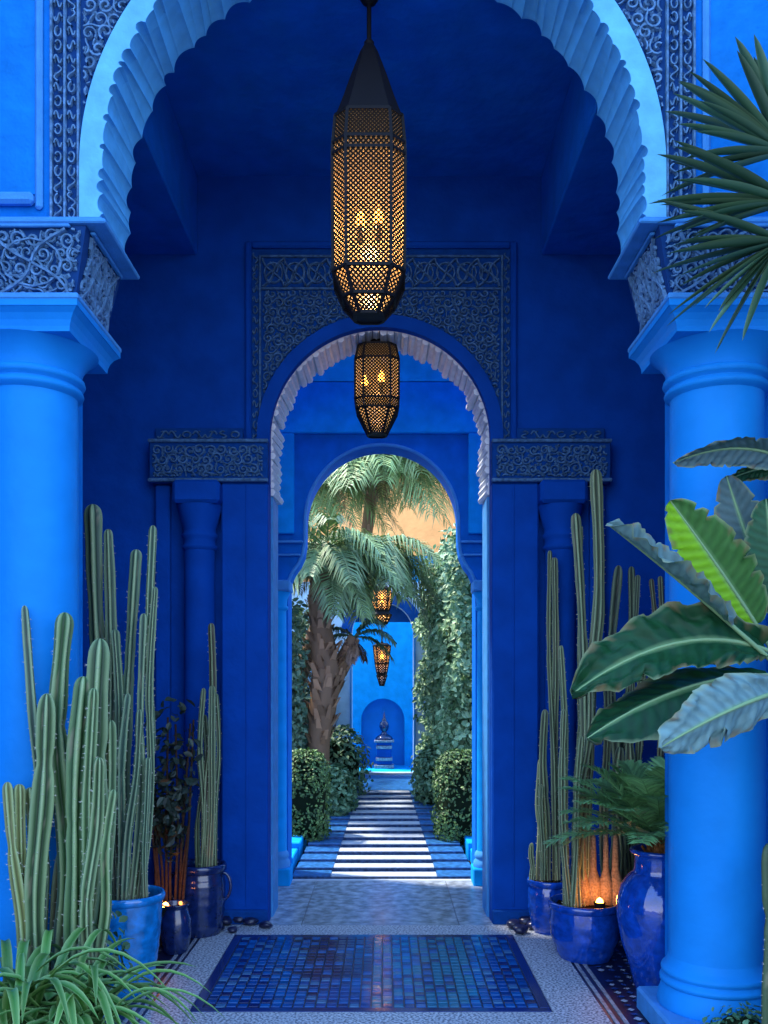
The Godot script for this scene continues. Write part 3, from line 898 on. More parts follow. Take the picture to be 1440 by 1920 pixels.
# ---------------------------------------------------------------- floors
func floors() -> void:
	var gq := MB.new()
	gq.face([Vector3(-250, -0.03, 250), Vector3(250, -0.03, 250), Vector3(250, -0.03, -250), Vector3(-250, -0.03, -250)], Vector3.UP)
	struct("ground", gq, M.outside)
	var fl := struct("floor", bx(Vector3(-4.2, -0.028, 0.6), Vector3(4.1, 0.0, W3F + 0.0)), M.line_dark)
	# pale stone threshold between the two arches
	var y := 0.006
	var g := RandomNumberGenerator.new()
	g.seed = 4
	var xs := [-1.6, -0.55, 0.5, 1.6]
	var zs := [-6.02, -6.50, -6.94, -7.385]
	for i in 3:
		for j in 3:
			part("paving_slab", bx(Vector3(xs[i] + 0.002, -0.001, zs[j] - 0.002), Vector3(xs[i + 1] - 0.002, y, zs[j + 1] + 0.002), 0.002), M.stone, fl)
	part("paving_lip", bx(Vector3(-1.6, -0.001, -7.388), Vector3(1.6, 0.010, -7.449), 0.003), M.white_stone, fl)
	# speckled terrazzo border round the mosaic
	var bo := [[-1.157, -0.955, -2.4, -6.018], [0.825, 1.075, -2.4, -6.018], [-0.953, 0.823, -2.4, -4.42], [-0.953, 0.823, -5.79, -6.018]]
	for b in bo:
		part("terrazzo_strip", bx(Vector3(b[0], -0.001, b[2]), Vector3(b[1], 0.008, b[3]), 0.002), M.terrazzo, fl)
	# dark and white lines outside the border
	for s in [0, 1]:
		for k in 2:
			var xa: float = (-1.185 - k * 0.045) if s == 0 else (1.103 + k * 0.045)
			part("white_line", bx(Vector3(xa - 0.010, -0.001, -2.4), Vector3(xa + 0.010, 0.007, -6.018), 0.002), M.line_white, fl)
	# mosaic field
	part("mosaic_bed", bx(Vector3(-0.953, -0.001, -4.422), Vector3(0.823, 0.004, -5.788)), M.line_dark, fl)
	var fw := 0.052
	for e in [[-0.951, 0.821, -4.424, -4.424 - fw], [-0.951, 0.821, -5.786 + fw, -5.786], [-0.951, -0.951 + fw, -4.426 - fw, -5.784 + fw], [0.821 - fw, 0.821, -4.426 - fw, -5.784 + fw]]:
		var q := MB.new()
		q.tint = Color(0.012, 0.03, 0.13)
		q.box(Vector3((e[0] + e[1]) * 0.5, 0.005, (e[2] + e[3]) * 0.5), Vector3(absf(e[1] - e[0]), 0.009, absf(e[2] - e[3])), 0.002)
		part("mosaic_border", q, M.tile, fl)
	var cols := 30
	var rws := 22
	var x0 := -0.951 + fw + 0.003
	var z0 := -4.424 - fw - 0.003
	var dx := (1.772 - 2 * fw - 0.006) / cols
	var dz := (1.362 - 2 * fw - 0.006) / rws
	var shades := [Color(0.004, 0.036, 0.16), Color(0.005, 0.06, 0.25), Color(0.008, 0.10, 0.33), Color(0.01, 0.14, 0.27), Color(0.008, 0.015, 0.08), Color(0.05, 0.15, 0.30)]
	var far := MB.new()
	var variants := []
	for sdx in shades.size():
		for hh in 2:
			var q := MB.new()
			q.tint = shades[sdx]
			q.box(Vector3.ZERO, Vector3(dx - 0.007, 0.008, dz - 0.012), 0.0022)
			variants.append(q.mesh())
	var made := 0
	for r in rws:
		for c in cols:
			var t := (c + 0.5) / cols
			var pick := 0
			var rv := g.randf()
			if (r + c) % 2 == 0: pick = 0 if rv < 0.4 else (1 if rv < 0.8 else 4)
			else: pick = 2 if rv < 0.45 else (5 if rv < 0.72 else 1)
			if t > 0.5 and t < 0.85 and rv > 0.45: pick = 3
			if t < 0.5 and t > 0.28 and r > 7 and rv > 0.3: pick = 4
			var p := Vector3(x0 + (c + 0.5) * dx, 0.006 + g.randf_range(-0.0008, 0.0012), z0 - (r + 0.5) * dz)
			if made < 290:
				var o := part("tile", variants[pick * 2], M.tile, fl)
				o.position = p
				o.rotation = Vector3(g.randf_range(-0.012, 0.012), g.randf_range(-0.015, 0.015), g.randf_range(-0.012, 0.012))
				made += 1
			else:
				far.tint = shades[pick]
				far.box(p, Vector3(dx - 0.007, 0.008, dz - 0.012), 0.0022)
	part("far_tiles", far, M.tile, fl, "stuff")
	# dark patterned floor at the sides: small white and blue lozenges set in a dark bed
	var lz := MB.new()
	for s in [0, 1]:
		var xa := -2.25 if s == 0 else 1.185
		var xb := -1.265 if s == 0 else 2.15
		var nx := int((xb - xa) / 0.062)
		var nz := int(3.6 / 0.062)
		for i in nx:
			for j in nz:
				var ce := Vector3(xa + (i + 0.5) * 0.062, 0.0, -2.45 - (j + 0.5) * 0.062)
				if g.randf() < 0.12: continue
				lz.tint = Color(0.42, 0.46, 0.54) if (i + j) % 2 == 0 else Color(0.03, 0.07, 0.24)
				var rr := (0.022 if (i + j) % 2 == 0 else 0.026) * g.randf_range(0.75, 1.1)
				var a0 := g.randf_range(-0.25, 0.25)
				var pts := []
				for k in 4:
					var a := a0 + k * PI * 0.5
					pts.append(ce + Vector3(cos(a) * rr, 0.004, sin(a) * rr * (0.8 if j % 2 else 1.15)))
				lz.face(pts, Vector3.UP)
	part("side_mosaic", lz, M.tile, fl, "stuff")
	# loose dark stones by the feet of the inner arch
	var k2 := 0
	for e in [[405, 1733], [421, 1722], [436, 1736], [450, 1718], [470, 1722], [486, 1716], [498, 1728], [948, 1718], [963, 1728], [976, 1738], [988, 1722], [1003, 1730]]:
		var st := MB.new()
		var rr := g.randf_range(0.028, 0.05)
		var rows := []
		for i in 7:
			var th := PI * i / 6.0
			var row := PackedVector3Array()
			for j in 9:
				var ph := TAU * j / 9.0
				var wob := 1.0 + 0.16 * sin(ph * 2.0 + i + k2)
				row.append(Vector3(sin(th) * cos(ph) * rr * wob * 1.2, rr * 0.65 * (1.0 - cos(th)), -sin(th) * sin(ph) * rr * wob))
			rows.append(row)
		st.grid(rows, true)
		var d: float = F * 1.6 / (e[1] + 15.0 - 1285.0)
		var o := part("stone", st, M.line_dark, self)
		o.name = numbered("loose_stone") if k2 else "loose_stone"
		o.position = Vector3((e[0] - 720.0) / F * d, 0.008, -d)
		o.set_meta("label", "%s dark rounded stone from the left at the foot of the %s pilaster" % [["first", "second", "third", "fourth", "fifth", "sixth", "seventh"][k2 if k2 < 7 else k2 - 7], "left" if k2 < 7 else "right"])
		o.set_meta("category", "stone")
		o.set_meta("group", "dark stones by the left pilaster" if k2 < 7 else "dark stones by the right pilaster")
		k2 += 1

# ---------------------------------------------------------------- lanterns
func oct(a: float, y: float) -> Array:
	var c := a * 0.62
	var p := []
	for q in [[c, a], [a, c], [a, -c], [c, -a], [-c, -a], [-a, -c], [-a, c], [-c, a]]:
		p.append(Vector3(q[0], y, q[1]))
	return p

func screen(q: MB, p: Array, cell: float, w: float) -> void:
	# pierced metal: two families of thin bars crossing on the diagonal, p = four corners (bottom left, bottom right, top right, top left)
	var wid: float = (p[0].distance_to(p[1]) + p[3].distance_to(p[2])) * 0.5
	var hgt: float = p[0].distance_to(p[3])
	var nu := maxi(1, int(round(wid / cell)))
	var nv := maxi(1, int(round(hgt / cell)))
	var nn: Vector3 = (p[1] - p[0]).cross(p[3] - p[0]).normalized()
	var pt := func(u: float, v2: float) -> Vector3:
		return p[0].lerp(p[1], u).lerp(p[3].lerp(p[2], u), v2)
	for i in nu:
		for j in nv:
			var a: Vector3 = pt.call(float(i) / nu, float(j) / nv)
			var b: Vector3 = pt.call(float(i + 1) / nu, float(j) / nv)
			var c: Vector3 = pt.call(float(i + 1) / nu, float(j + 1) / nv)
			var d: Vector3 = pt.call(float(i) / nu, float(j + 1) / nv)
			for e in [[a, c], [b, d]]:
				var t: Vector3 = (e[1] - e[0]).normalized()
				var s := nn.cross(t) * w * 0.5
				var up := nn * w * 0.35
				q.face([e[0] - s, e[1] - s, e[1] + up, e[0] + up], nn - s)
				q.face([e[0] + s, e[1] + s, e[1] + up, e[0] + up], nn + s)

func lantern(called: String, label: String, hook: Vector3, top: float, lev: Array, rod_r: float, cell: float, bulbs: Array, energy: float, glow: float, group := "") -> void:
	# lev: [y below top, half width, kind of the stretch that follows: 0 solid, 1 pierced, 2 end]
	var o := thing(called, label, "lantern", Vector3(hook.x, top, hook.z), group)
	var k0 := Vector3(0, hook.y - top, 0)
	var rod := MB.new()
	rod.tube([k0, Vector3(0, 0, 0)], [rod_r, rod_r], 10)
	part("rod", rod, M.iron, o)
	var rose := MB.new()
	rose.lathe([[rod_r, -0.035], [rod_r * 3.0, -0.02], [rod_r * 4.0, 0.0], [0.0, 0.0]], k0, 20)
	part("ceiling_rose", rose, M.iron, o)
	var fin := MB.new()
	fin.lathe([[0.0, -0.012], [rod_r * 1.8, -0.008], [rod_r * 2.2, 0.012], [rod_r, 0.03]], Vector3.ZERO, 16)
	part("collar", fin, M.iron, o)
	var fr := MB.new()
	var W: float = 0.0
	for l in lev: W = maxf(W, l[1])
	var bw := W * 0.085
	var solid := MB.new()
	var glass := MB.new()
	for i in lev.size():
		var P := oct(lev[i][1], -lev[i][0])
		if i > 0:
			for k in 8:
				var h: Vector3 = P[k] + P[(k + 1) % 8]
				if lev[i][2] != 3 and not (lev[i][2] == 0 and lev[i - 1][2] == 0): fr.bar(P[k], P[(k + 1) % 8], bw * 0.9, bw)
		if i == lev.size() - 1:
			var cap := MB.new()
			cap.face(P, Vector3.DOWN)
			part("base_plate", cap, M.iron, o)
			break
		var Q := oct(lev[i + 1][1], -lev[i + 1][0])
		for k in 8:
			var m := (k + 1) % 8
			if lev[i][2] == 0:
				solid.face([P[k], P[m], Q[m], Q[k]], P[k] + P[m] + Vector3(0, 0.001, 0))
			else:
				fr.bar(P[k], Q[k], bw)
				var sc := MB.new()
				# seen from outside: bottom left is the corner with the larger angle
				screen(sc, [Q[k], Q[m], P[m], P[k]] if (Q[m] - Q[k]).cross(P[k] - Q[k]).dot(P[k] + P[m]) > 0 else [Q[m], Q[k], P[k], P[m]], cell * (0.8 if lev[i][2] == 2 else 1.0), cell * 0.40)
				part("pierced_screen", sc, M.brass, o)
				var a := 0.955
				glass.face([P[k] * Vector3(a, 1, a), P[m] * Vector3(a, 1, a), Q[m] * Vector3(a, 1, a), Q[k] * Vector3(a, 1, a)], P[k] + P[m])
	solid.face(oct(lev[0][1], -lev[0][0]), Vector3.UP)
	part("cap", solid, M.iron, o)
	part("frame", fr, M.iron, o)
	var key := "lamp_glass_%d" % int(glow * 100)
	if not M.has(key):
		var m := StandardMaterial3D.new()
		m.albedo_color = Color(0.85, 0.78, 0.66, 0.22)
		m.transparency = BaseMaterial3D.TRANSPARENCY_ALPHA
		m.roughness = 0.25
		m.emission_enabled = true
		m.emission = Color(1.0, 0.80, 0.52)
		m.emission_energy_multiplier = glow
		M[key] = m
	part("lamp_glass", glass, M[key], o)
	for b in bulbs:
		var bm := MB.new()
		var r: float = b[2]
		bm.lathe([[0.0, -r * 1.1], [r * 0.7, -r * 0.8], [r, 0.0], [r * 0.75, r], [r * 0.35, r * 1.8], [0.0, r * 2.5]], Vector3.ZERO, 14)
		var bo := part("light_bulb", bm, M.bulb, o)
		bo.position = Vector3(b[0], b[1], b[3] if b.size() > 3 else 0.0)
		var st := MB.new()
		st.tube([Vector3(0, -r * 1.0, 0), Vector3(0, -r * 4.0, 0)], [r * 0.5, r * 0.6], 8)
		part("lamp_holder", st, M.iron, bo)
	var li := OmniLight3D.new()
	li.name = "lamp_light"
	li.light_color = Color(1.0, 0.74, 0.46)
	li.light_energy = energy
	li.light_size = W * 0.2
	li.omni_range = 9.0
	li.omni_attenuation = 2.0
	li.shadow_enabled = true
	o.add_child(li)
	li.position = Vector3(0, bulbs[0][1] + 0.02, 0)

func lanterns() -> void:
	var bm := StandardMaterial3D.new()
	bm.albedo_color = Color(1, 0.8, 0.5)
	bm.emission_enabled = true
	bm.emission = Color(1.0, 0.62, 0.22)
	bm.emission_energy_multiplier = 9.0
	M.bulb = bm
	var c := at(692, 340, 4.58)
	lantern("large_lantern", "long pierced brass lantern with black cone cap, nearest and largest of the lanterns", Vector3(c.x, 5.07, c.z), at(0, 85, 4.58).y,
		[[0.0, 0.022, 0], [0.05, 0.045, 0], [0.18, 0.088, 0], [0.30, 0.125, 0], [0.36, 0.145, 0], [0.42, 0.166, 2], [0.56, 0.178, 1], [0.615, 0.180, 1], [1.185, 0.176, 1], [1.30, 0.128, 1], [1.375, 0.072, 4]],
		0.012, 0.0235, [[-0.042, -0.915, 0.027, 0.05], [0.048, -0.905, 0.027, 0.06]], 0.26, 0.11)
	c = at(707, 735, 6.36)
	lantern("pierced_lantern", "smaller round-shouldered lantern hanging in the white toothed arch", Vector3(c.x, 4.015, c.z), at(0, 650, 6.36).y,
		[[0.0, 0.09, 0], [0.02, 0.13, 2], [0.12, 0.152, 1], [0.395, 0.152, 2], [0.455, 0.14, 1], [0.62, 0.062, 4]],
		0.012, 0.0235, [[-0.085, -0.27, 0.024, 0.05], [0.03, -0.25, 0.026, 0.08]], 0.022, 0.30)
	c = at(716, 1100, 12.3)
	lantern("garden_lantern", "small glowing lantern on an iron arm above the far blue arch", Vector3(c.x, at(0, 1066, 12.3).y, c.z), at(0, 1098, 12.3).y,
		[[0.0, 0.06, 0], [0.05, 0.12, 1], [0.20, 0.14, 1], [0.34, 0.10, 0], [0.36, 0.10, 0], [0.40, 0.13, 1], [0.52, 0.07, 4]],
		0.01, 0.04, [[0.0, -0.2, 0.035]], 0.1, 0.35)
	c = at(716, 1200, 13.2)
	lantern("passage_lantern", "small tapering lantern hanging inside the far passage before the niche", Vector3(c.x, 2.86, c.z), at(0, 1206, 13.2).y,
		[[0.0, 0.08, 0], [0.04, 0.13, 1], [0.30, 0.10, 1], [0.44, 0.075, 0], [0.47, 0.075, 1], [0.62, 0.03, 4]],
		0.01, 0.04, [[0.0, -0.2, 0.03]], 0.08, 0.3)

# ---------------------------------------------------------------- garden
func steps_y(z: float) -> float:
	return clampf(floorf((-z - 7.5) / 0.24) + 1.0, 0.0, 14.0) * 0.025

func garden_path() -> void:
	var p := struct("path", bx(Vector3(-0.9, -0.029, -7.45), Vector3(0.9, -0.001, -13.0)), M.riser)
	for k in 14:
		var z0 := -7.5 - 0.24 * k
		var z1 := z0 - 0.24
		var t := k / 13.0
		var w := lerpf(0.76, 0.60, t)
		var wc := lerpf(0.44, 0.30, t)
		var y := 0.025 * (k + 1)
		part("riser", bx(Vector3(-w, -0.001, z0), Vector3(w, y - 0.012, z1 + 0.002)), M.riser, p)
		part("tread", bx(Vector3(-wc, y - 0.0118, z0 + 0.006), Vector3(wc, y, z1 + 0.004 + 0.075), 0.004), M.white_stone, p)  # pale middle slab carries the sunlight on the step in its colour
		for s in [-1.0, 1.0]:
			part("tread_end", bx(Vector3(s * (wc + 0.002), y - 0.0118, z0 + 0.004), Vector3(s * w, y - 0.001, z1 + 0.004), 0.004), M.tile_side, p)
	for k in 6:
		var z0 := -10.862 - 0.305 * k
		part("landing_slab", bx(Vector3(-0.6, 0.32, z0 - 0.002), Vector3(0.6, 0.35, z0 - 0.303), 0.004), M.tile_side, p)
	part("threshold", bx(Vector3(-0.62, 0.30, -12.7), Vector3(0.62, 0.375, -12.86), 0.006), M.white_stone, p)
	for s in [-1.0, 1.0]:
		var kb := thing("path_kerb", "low blue rendered kerb rising along the %s edge of the garden steps" % ("left" if s < 0 else "right"), "kerb")
		for k in 11:
			var z0 := -7.76 - 0.45 * k
			var y := steps_y(z0 - 0.22) + 0.075
			var xa := lerpf(0.78, 0.62, minf(k / 8.0, 1.0))
			part("kerb_block", bx(Vector3(s * xa, -0.02, z0 - 0.002), Vector3(s * (xa + 0.11), y, z0 - 0.448), 0.008), M.garden_blue, kb)
	var sl := MB.new()
	for s in [-1.0, 1.0]:
		sl.face([Vector3(s * 0.7, -0.02, W3B), Vector3(s * 9, -0.02, W3B), Vector3(s * 9, 0.33, -12.7), Vector3(s * 0.62, 0.33, -12.7)], Vector3.UP)
	struct("soil", sl, M.soil)

func pavilion() -> void:
	var w := thing("end_pavilion", "pale blue pavilion at the end of the garden steps with a tall open arch", "pavilion")
	var z := -12.7
	var cx := -0.018
	var R := 0.43
	var op := arc_pts(cx, 2.33, R, 0.0, 40)
	part("facade", wall_with_opening(-4.0, 4.0, 0.0, 3.05, op, z, z - 0.2), M.facade, w)
	var n := 40
	var ri := arc_pts(cx, 2.33, R + 0.002, 0.36, n)
	var ro := arc_pts(cx, 2.33, R + 0.15, 0.36, n)
	# dark head between the arch and a lower beam, as deep blue surround
	var a := MB.new()
	var ri2 := ri.slice(1, ri.size() - 1)
	var ro2 := ro.slice(1, ro.size() - 1)
	between(a, ri2, z + 0.03, ro2, z + 0.03, true)
	between(a, ri2, z + 0.03, ri2, z - 0.03, false)
	for i in ro2.size() - 1:
		var pa: Vector2 = ro2[i]; var pb: Vector2 = ro2[i + 1]
		a.face([Vector3(pa.x, pa.y, z + 0.03), Vector3(pb.x, pb.y, z + 0.03), Vector3(pb.x, pb.y, z - 0.001), Vector3(pa.x, pa.y, z - 0.001)], Vector3(pa.x - cx, pa.y - 2.33, 0))
	part("arch_surround", a, M.blue_deep, w)
	for s in [-1.0, 1.0]:
		part("jamb", bx(Vector3(cx + s * (R + 0.003), 0.35, z - 0.001), Vector3(cx + s * (R + 0.03), 2.32, z + 0.035), 0.006), M.trim, w)
		part("side_wall", bx(Vector3(cx + s * 0.95, 0.0, z - 0.202), Vector3(cx + s * 1.1, 1.25, -14.2)), M.passage, w)
	part("beam", bx(Vector3(cx - 0.949, 2.50, z - 0.203), Vector3(cx + 0.949, 2.80, z - 0.24)), M.blue_deep, w)
	part("lamp_beam", bx(Vector3(cx - 0.949, 2.86, -13.17), Vector3(cx + 0.949, 2.90, -13.23), 0.01), M.blue_deep, w)
	# back wall with its niche
	var nop := arc_pts(cx, 1.06, 0.335, 0.0, 32)
	part("back_wall", wall_with_opening(cx - 0.95, cx + 0.95, 0.0, 3.6, nop, -14.0, -14.2), M.passage, w)
	part("niche", bx(Vector3(cx - 0.6, 0.0, -14.202), Vector3(cx + 0.6, 1.7, -14.3)), M.column_blue, w)
	part("passage_floor", bx(Vector3(cx - 0.949, 0.0, -12.862), Vector3(cx + 0.949, 0.35, -14.2)), M.passage, w)
	# iron arm that carries the lantern
	var arm := thing("lantern_arm", "black wrought iron arm reaching out over the far arch", "bracket")
	var ab := MB.new()
	var lp := at(716, 1066, 12.3)
	ab.tube([Vector3(lp.x, lp.y + 0.012, z), Vector3(lp.x, lp.y + 0.012, -12.28)], [0.014, 0.012], 8)
	var cur := []
	var rr := []
	for k in 9:
		var t := k / 8.0
		cur.append(Vector3(lp.x, lp.y - 0.22 * (1 - t) * (1 - t), z + 0.36 * t)); rr.append(0.009)
	ab.tube(cur, rr, 8)
	part("arm", ab, M.iron, arm)
	var plate := bx(Vector3(lp.x - 0.04, lp.y - 0.26, z), Vector3(lp.x + 0.04, lp.y + 0.05, z + 0.012), 0.003)
	part("wall_plate", plate, M.iron, arm)
	# fountain pedestal with an urn before the niche
	var f := thing("fountain_pedestal", "small tiled pedestal banded blue and white standing before the far niche", "pedestal", Vector3(cx + 0.02, 0.352, -13.75))
	var hs := [[0.15, 0.05, "line_white"], [0.115, 0.06, "blue_deep"], [0.125, 0.05, "line_white"], [0.11, 0.13, "blue_deep"], [0.12, 0.05, "line_white"], [0.11, 0.05, "blue_deep"], [0.15, 0.035, "line_white"]]
	var yy := 0.0
	for h in hs:
		part("band", bx(Vector3(-h[0], yy, -h[0]), Vector3(h[0], yy + h[1] - 0.001, h[0]), 0.006), M[h[2]], f)
		yy += h[1]
	var u := thing("finial_urn", "small dark blue lidded urn standing on the tiled pedestal", "urn", Vector3(cx + 0.02, 0.352 + yy, -13.75))
	var ub := MB.new()
	ub.lathe([[0.13, 0.0], [0.135, 0.02], [0.11, 0.05], [0.05, 0.09], [0.035, 0.12], [0.06, 0.15], [0.075, 0.20], [0.06, 0.26], [0.03, 0.29]], Vector3.ZERO, 24)
	part("body", ub, M.glaze_dark, u)
	var ul := MB.new()
	ul.lathe([[0.036, 0.29], [0.03, 0.31], [0.012, 0.34], [0.018, 0.36], [0.006, 0.40], [0.0, 0.44]], Vector3.ZERO, 16)
	part("lid", ul, M.glaze_dark, u)
	var b := thing("peach_building", "peach plastered building rising behind the garden and its palms", "building", Vector3(0, 0, -20.3))
	b.rotation_degrees.y = -52.0
	part("wall", bx(Vector3(-14, 0, 0), Vector3(4.4, 7.5, -5)), M.peach, b)
	part("parapet", bx(Vector3(-14.05, 7.501, 0.05), Vector3(4.45, 7.7, -5), 0.02), M.peach, b)

# ---------------------------------------------------------------- leaves
func leaf_mesh() -> ArrayMesh:
	var q := MB.new()
	var L := [Vector3(0, 0, 0), Vector3(0.28, 0.35, 0.07), Vector3(0.22, 0.7, 0.05), Vector3(0, 1, -0.08), Vector3(-0.22, 0.7, 0.05), Vector3(-0.28, 0.35, 0.07), Vector3(0, 0.5, -0.02)]
	for k in 6:
		q.face([L[k], L[(k + 1) % 6], L[6]], Vector3.BACK)
	return q.mesh()

var the_leaf: ArrayMesh
func cloud(called: String, parent: Node3D, m: Material, n: int, sample: Callable, s0: float, s1: float, c0: Color, c1: Color, sd: int) -> void:
	# sample(g) gives [place, outward]
	if the_leaf == null: the_leaf = leaf_mesh()
	var g := RandomNumberGenerator.new()
	g.seed = sd
	var mm := MultiMesh.new()
	mm.transform_format = MultiMesh.TRANSFORM_3D
	mm.use_colors = true
	mm.mesh = the_leaf
	mm.instance_count = n
	for i in n:
		var r = sample.call(g)
		var o: Vector3 = (r[1] + Vector3(g.randf_range(-1, 1), g.randf_range(-0.6, 1.0), g.randf_range(-1, 1)) * 0.75).normalized()
		var y := Vector3(g.randf_range(-1, 1), g.randf_range(-1.2, 0.7), g.randf_range(-1, 1))
		y = (y - o * y.dot(o))
		if y.length() < 0.05: y = o.cross(Vector3.RIGHT)
		y = y.normalized()
		var s := g.randf_range(s0, s1)
		mm.set_instance_transform(i, Transform3D(Basis(y.cross(o), y, o) * s, r[0]))
		mm.set_instance_color(i, c0.lerp(c1, pow(g.randf(), 1.4)))
	var o2 := MultiMeshInstance3D.new()
	o2.name = called
	o2.multimesh = mm
	o2.material_override = m
	parent.add_child(o2, true)
	o2.set_meta("kind", "stuff")

func lump(r: Vector3, sd: int, base_y := 0.0) -> MB:
	var f := FastNoiseLite.new()
	f.seed = sd
	f.frequency = 1.6
	var q := MB.new()
	var rows := []
	for i in 13:
		var th := PI * (1.0 - i / 12.0)
		var row := PackedVector3Array()
		for j in 20:
			var ph := TAU * j / 20.0
			var d := Vector3(sin(th) * cos(ph), cos(th), -sin(th) * sin(ph))
			row.append(d * r * (1.0 + 0.25 * f.get_noise_3dv(d * 2.0)) + Vector3(0, base_y, 0))
		rows.append(row)
	q.grid(rows, true)
	return q

func topiary(called: String, label: String, p: Vector3, r: float, h: float, sd: int) -> void:
	var o := thing(called, label, "shrub", p, "clipped shrubs beside the garden steps")
	var f := FastNoiseLite.new()
	f.seed = sd
	f.frequency = 2.2
	part("branches", lump(Vector3(r * 0.8, h * 0.46, r * 0.8), sd, h * 0.5), M.core, o)
	var smp := func(g: RandomNumberGenerator) -> Array:
		var d := Vector3(g.randfn(), g.randfn(), g.randfn()).normalized()
		# rounded block rather than a ball
		var e := Vector3(signf(d.x) * pow(absf(d.x), 0.72), signf(d.y) * pow(absf(d.y), 0.62), signf(d.z) * pow(absf(d.z), 0.72))
		var k := (1.0 + 0.16 * f.get_noise_3dv(d * 1.5)) * g.randf_range(0.86, 1.03)
		return [Vector3(e.x * r, h * 0.5 + e.y * h * 0.5, e.z * r) * Vector3(k, 1, k), d]
	cloud("foliage", o, M.leaf, 4200, smp, 0.022, 0.045, Color(0.03, 0.08, 0.02), Color(0.18, 0.32, 0.08), sd)
	var t := MB.new()
	t.tube([Vector3(0, 0, 0), Vector3(0.01, h * 0.4, 0)], [0.025, 0.02], 8)
	part("trunk", t, M.bark, o)

func frond(q: MB, a: Vector3, b: Vector3, c: Vector3, n: int, len: float, wd: float, sd: int, stem: float, droop := 0.5) -> void:
	var g := RandomNumberGenerator.new()
	g.seed = sd
	var path := []
	var rad := []
	var base_t := q.tint
	for i in 13:
		var t := i / 12.0
		path.append(bez(a, b, c, t)); rad.append(stem * (1.0 - 0.85 * t))
	q.tube(path, rad, 5, false)
	for i in n:
		var t := 0.1 + 0.9 * i / n
		var p := bez(a, b, c, t)
		var tg := (bez(a, b, c, minf(t + 0.02, 1.0)) - bez(a, b, c, t - 0.02)).normalized()
		var sd2 := tg.cross(Vector3.UP)
		if sd2.length() < 0.1: sd2 = Vector3.RIGHT
		sd2 = sd2.normalized()
		var up := sd2.cross(tg).normalized()
		var l := len * (0.45 + 0.75 * sin(PI * pow(t, 0.8))) * g.randf_range(0.85, 1.12)
		for s in [-1.0, 1.0]:
			var d: Vector3 = (tg * g.randf_range(0.55, 0.85) + sd2 * s * g.randf_range(0.7, 0.95) + up * g.randf_range(0.05, 0.3)).normalized()
			var m := p + d * l * 0.5
			var e: Vector3 = p + d * l * 0.92 - Vector3(0, l * droop * g.randf_range(0.5, 1.1), 0)
			var wv := d.cross(up).normalized() * wd * 0.5
			q.tint = base_t * g.randf_range(0.65, 1.25)
			q.face([p - wv * 0.4, m - wv, m + wv, p + wv * 0.4], up)
			q.face([m - wv, e, m + wv], up)
	q.tint = base_t

func trunk(q: MB, path: Array, rad: Array, sd: int) -> void:
	# tapered trunk covered by old leaf bases
	q.tint = Color(0.23, 0.13, 0.07)
	q.tube(path, rad, 14)
	var g := RandomNumberGenerator.new()
	g.seed = sd
	for i in path.size() - 1:
		var a: Vector3 = path[i]; var b: Vector3 = path[i + 1]
		for k in 26:
			var t := g.randf()
			var an := TAU * (k + 0.5 * (i % 2)) / 9.0 + g.randf_range(-0.15, 0.15)
			var p := a.lerp(b, t)
			var d := Vector3(cos(an), 0, sin(an))
			var r: float = lerpf(rad[i], rad[i + 1], t)
			var sdv := Vector3(-d.z, 0, d.x)
			var w := r * g.randf_range(0.16, 0.34)
			q.tint = Color(0.38, 0.22, 0.12) * g.randf_range(0.5, 1.5)
			var p0 := p + d * r * 0.92 - Vector3(0, r * 0.4, 0)
			var p1 := p + d * r * g.randf_range(1.25, 1.6) + Vector3(0, r * g.randf_range(0.3, 0.7), 0)
			q.face([p0 - sdv * w, p0 + sdv * w, p1 + sdv * w * 0.55, p1 - sdv * w * 0.55], d)
			q.face([p0 - sdv * w + d * -0.02 + Vector3(0, r * 0.5, 0), p1 - sdv * w * 0.55, p1 + sdv * w * 0.55, p0 + sdv * w - d * 0.02 + Vector3(0, r * 0.5, 0)], Vector3.UP)

func palm(called: String, label: String, group: String, path: Array, rad: Array, n: int, len: float, sd: int, colr: Color, spread := Vector2(-0.5, 0.9), dead := 10) -> void:
	var o := thing(called, label, "palm", Vector3.ZERO, group)
	var q := MB.new()
	trunk(q, path, rad, sd)
	part("trunk", q, M.leaf_plain, o)
	var cr: Vector3 = path[path.size() - 1]
	var g := RandomNumberGenerator.new()
	g.seed = sd * 7 + 1
	for i in n:
		var az := TAU * i / n * 2.618 + g.randf_range(-0.2, 0.2)
		var el := lerpf(spread.x, spread.y, pow(float(i) / n, 0.9)) + g.randf_range(-0.1, 0.1)
		var l := len * g.randf_range(0.85, 1.15)
		var d := Vector3(cos(az) * cos(el), sin(el), sin(az) * cos(el))
		var fq := MB.new()
		fq.tint = colr * g.randf_range(0.7, 1.3)
		var b := cr + d * l * 0.55 + Vector3(0, l * 0.12, 0)
		var c := cr + d * l * 0.95 - Vector3(0, l * g.randf_range(0.30, 0.62) * (1.0 - maxf(el, 0.0) * 0.3), 0)
		frond(fq, cr, b, c, 44, l * 0.30, 0.022, sd + i, 0.012, 0.6)
		part("frond", fq, M.leaf, o)
	var dq := MB.new()
	for i in dead:
		var az := g.randf() * TAU
		dq.tint = Color(0.22, 0.13, 0.08) * g.randf_range(0.6, 1.3)
		var d := Vector3(cos(az), 0, sin(az))
		frond(dq, cr - Vector3(0, 0.05, 0), cr + d * len * 0.3 - Vector3(0, 0.1, 0), cr + d * len * 0.42 - Vector3(0, len * g.randf_range(0.35, 0.6), 0), 26, len * 0.16, 0.016, sd + 300 + i, 0.012, 0.9)
	part("dead_fronds", dq, M.leaf, o)

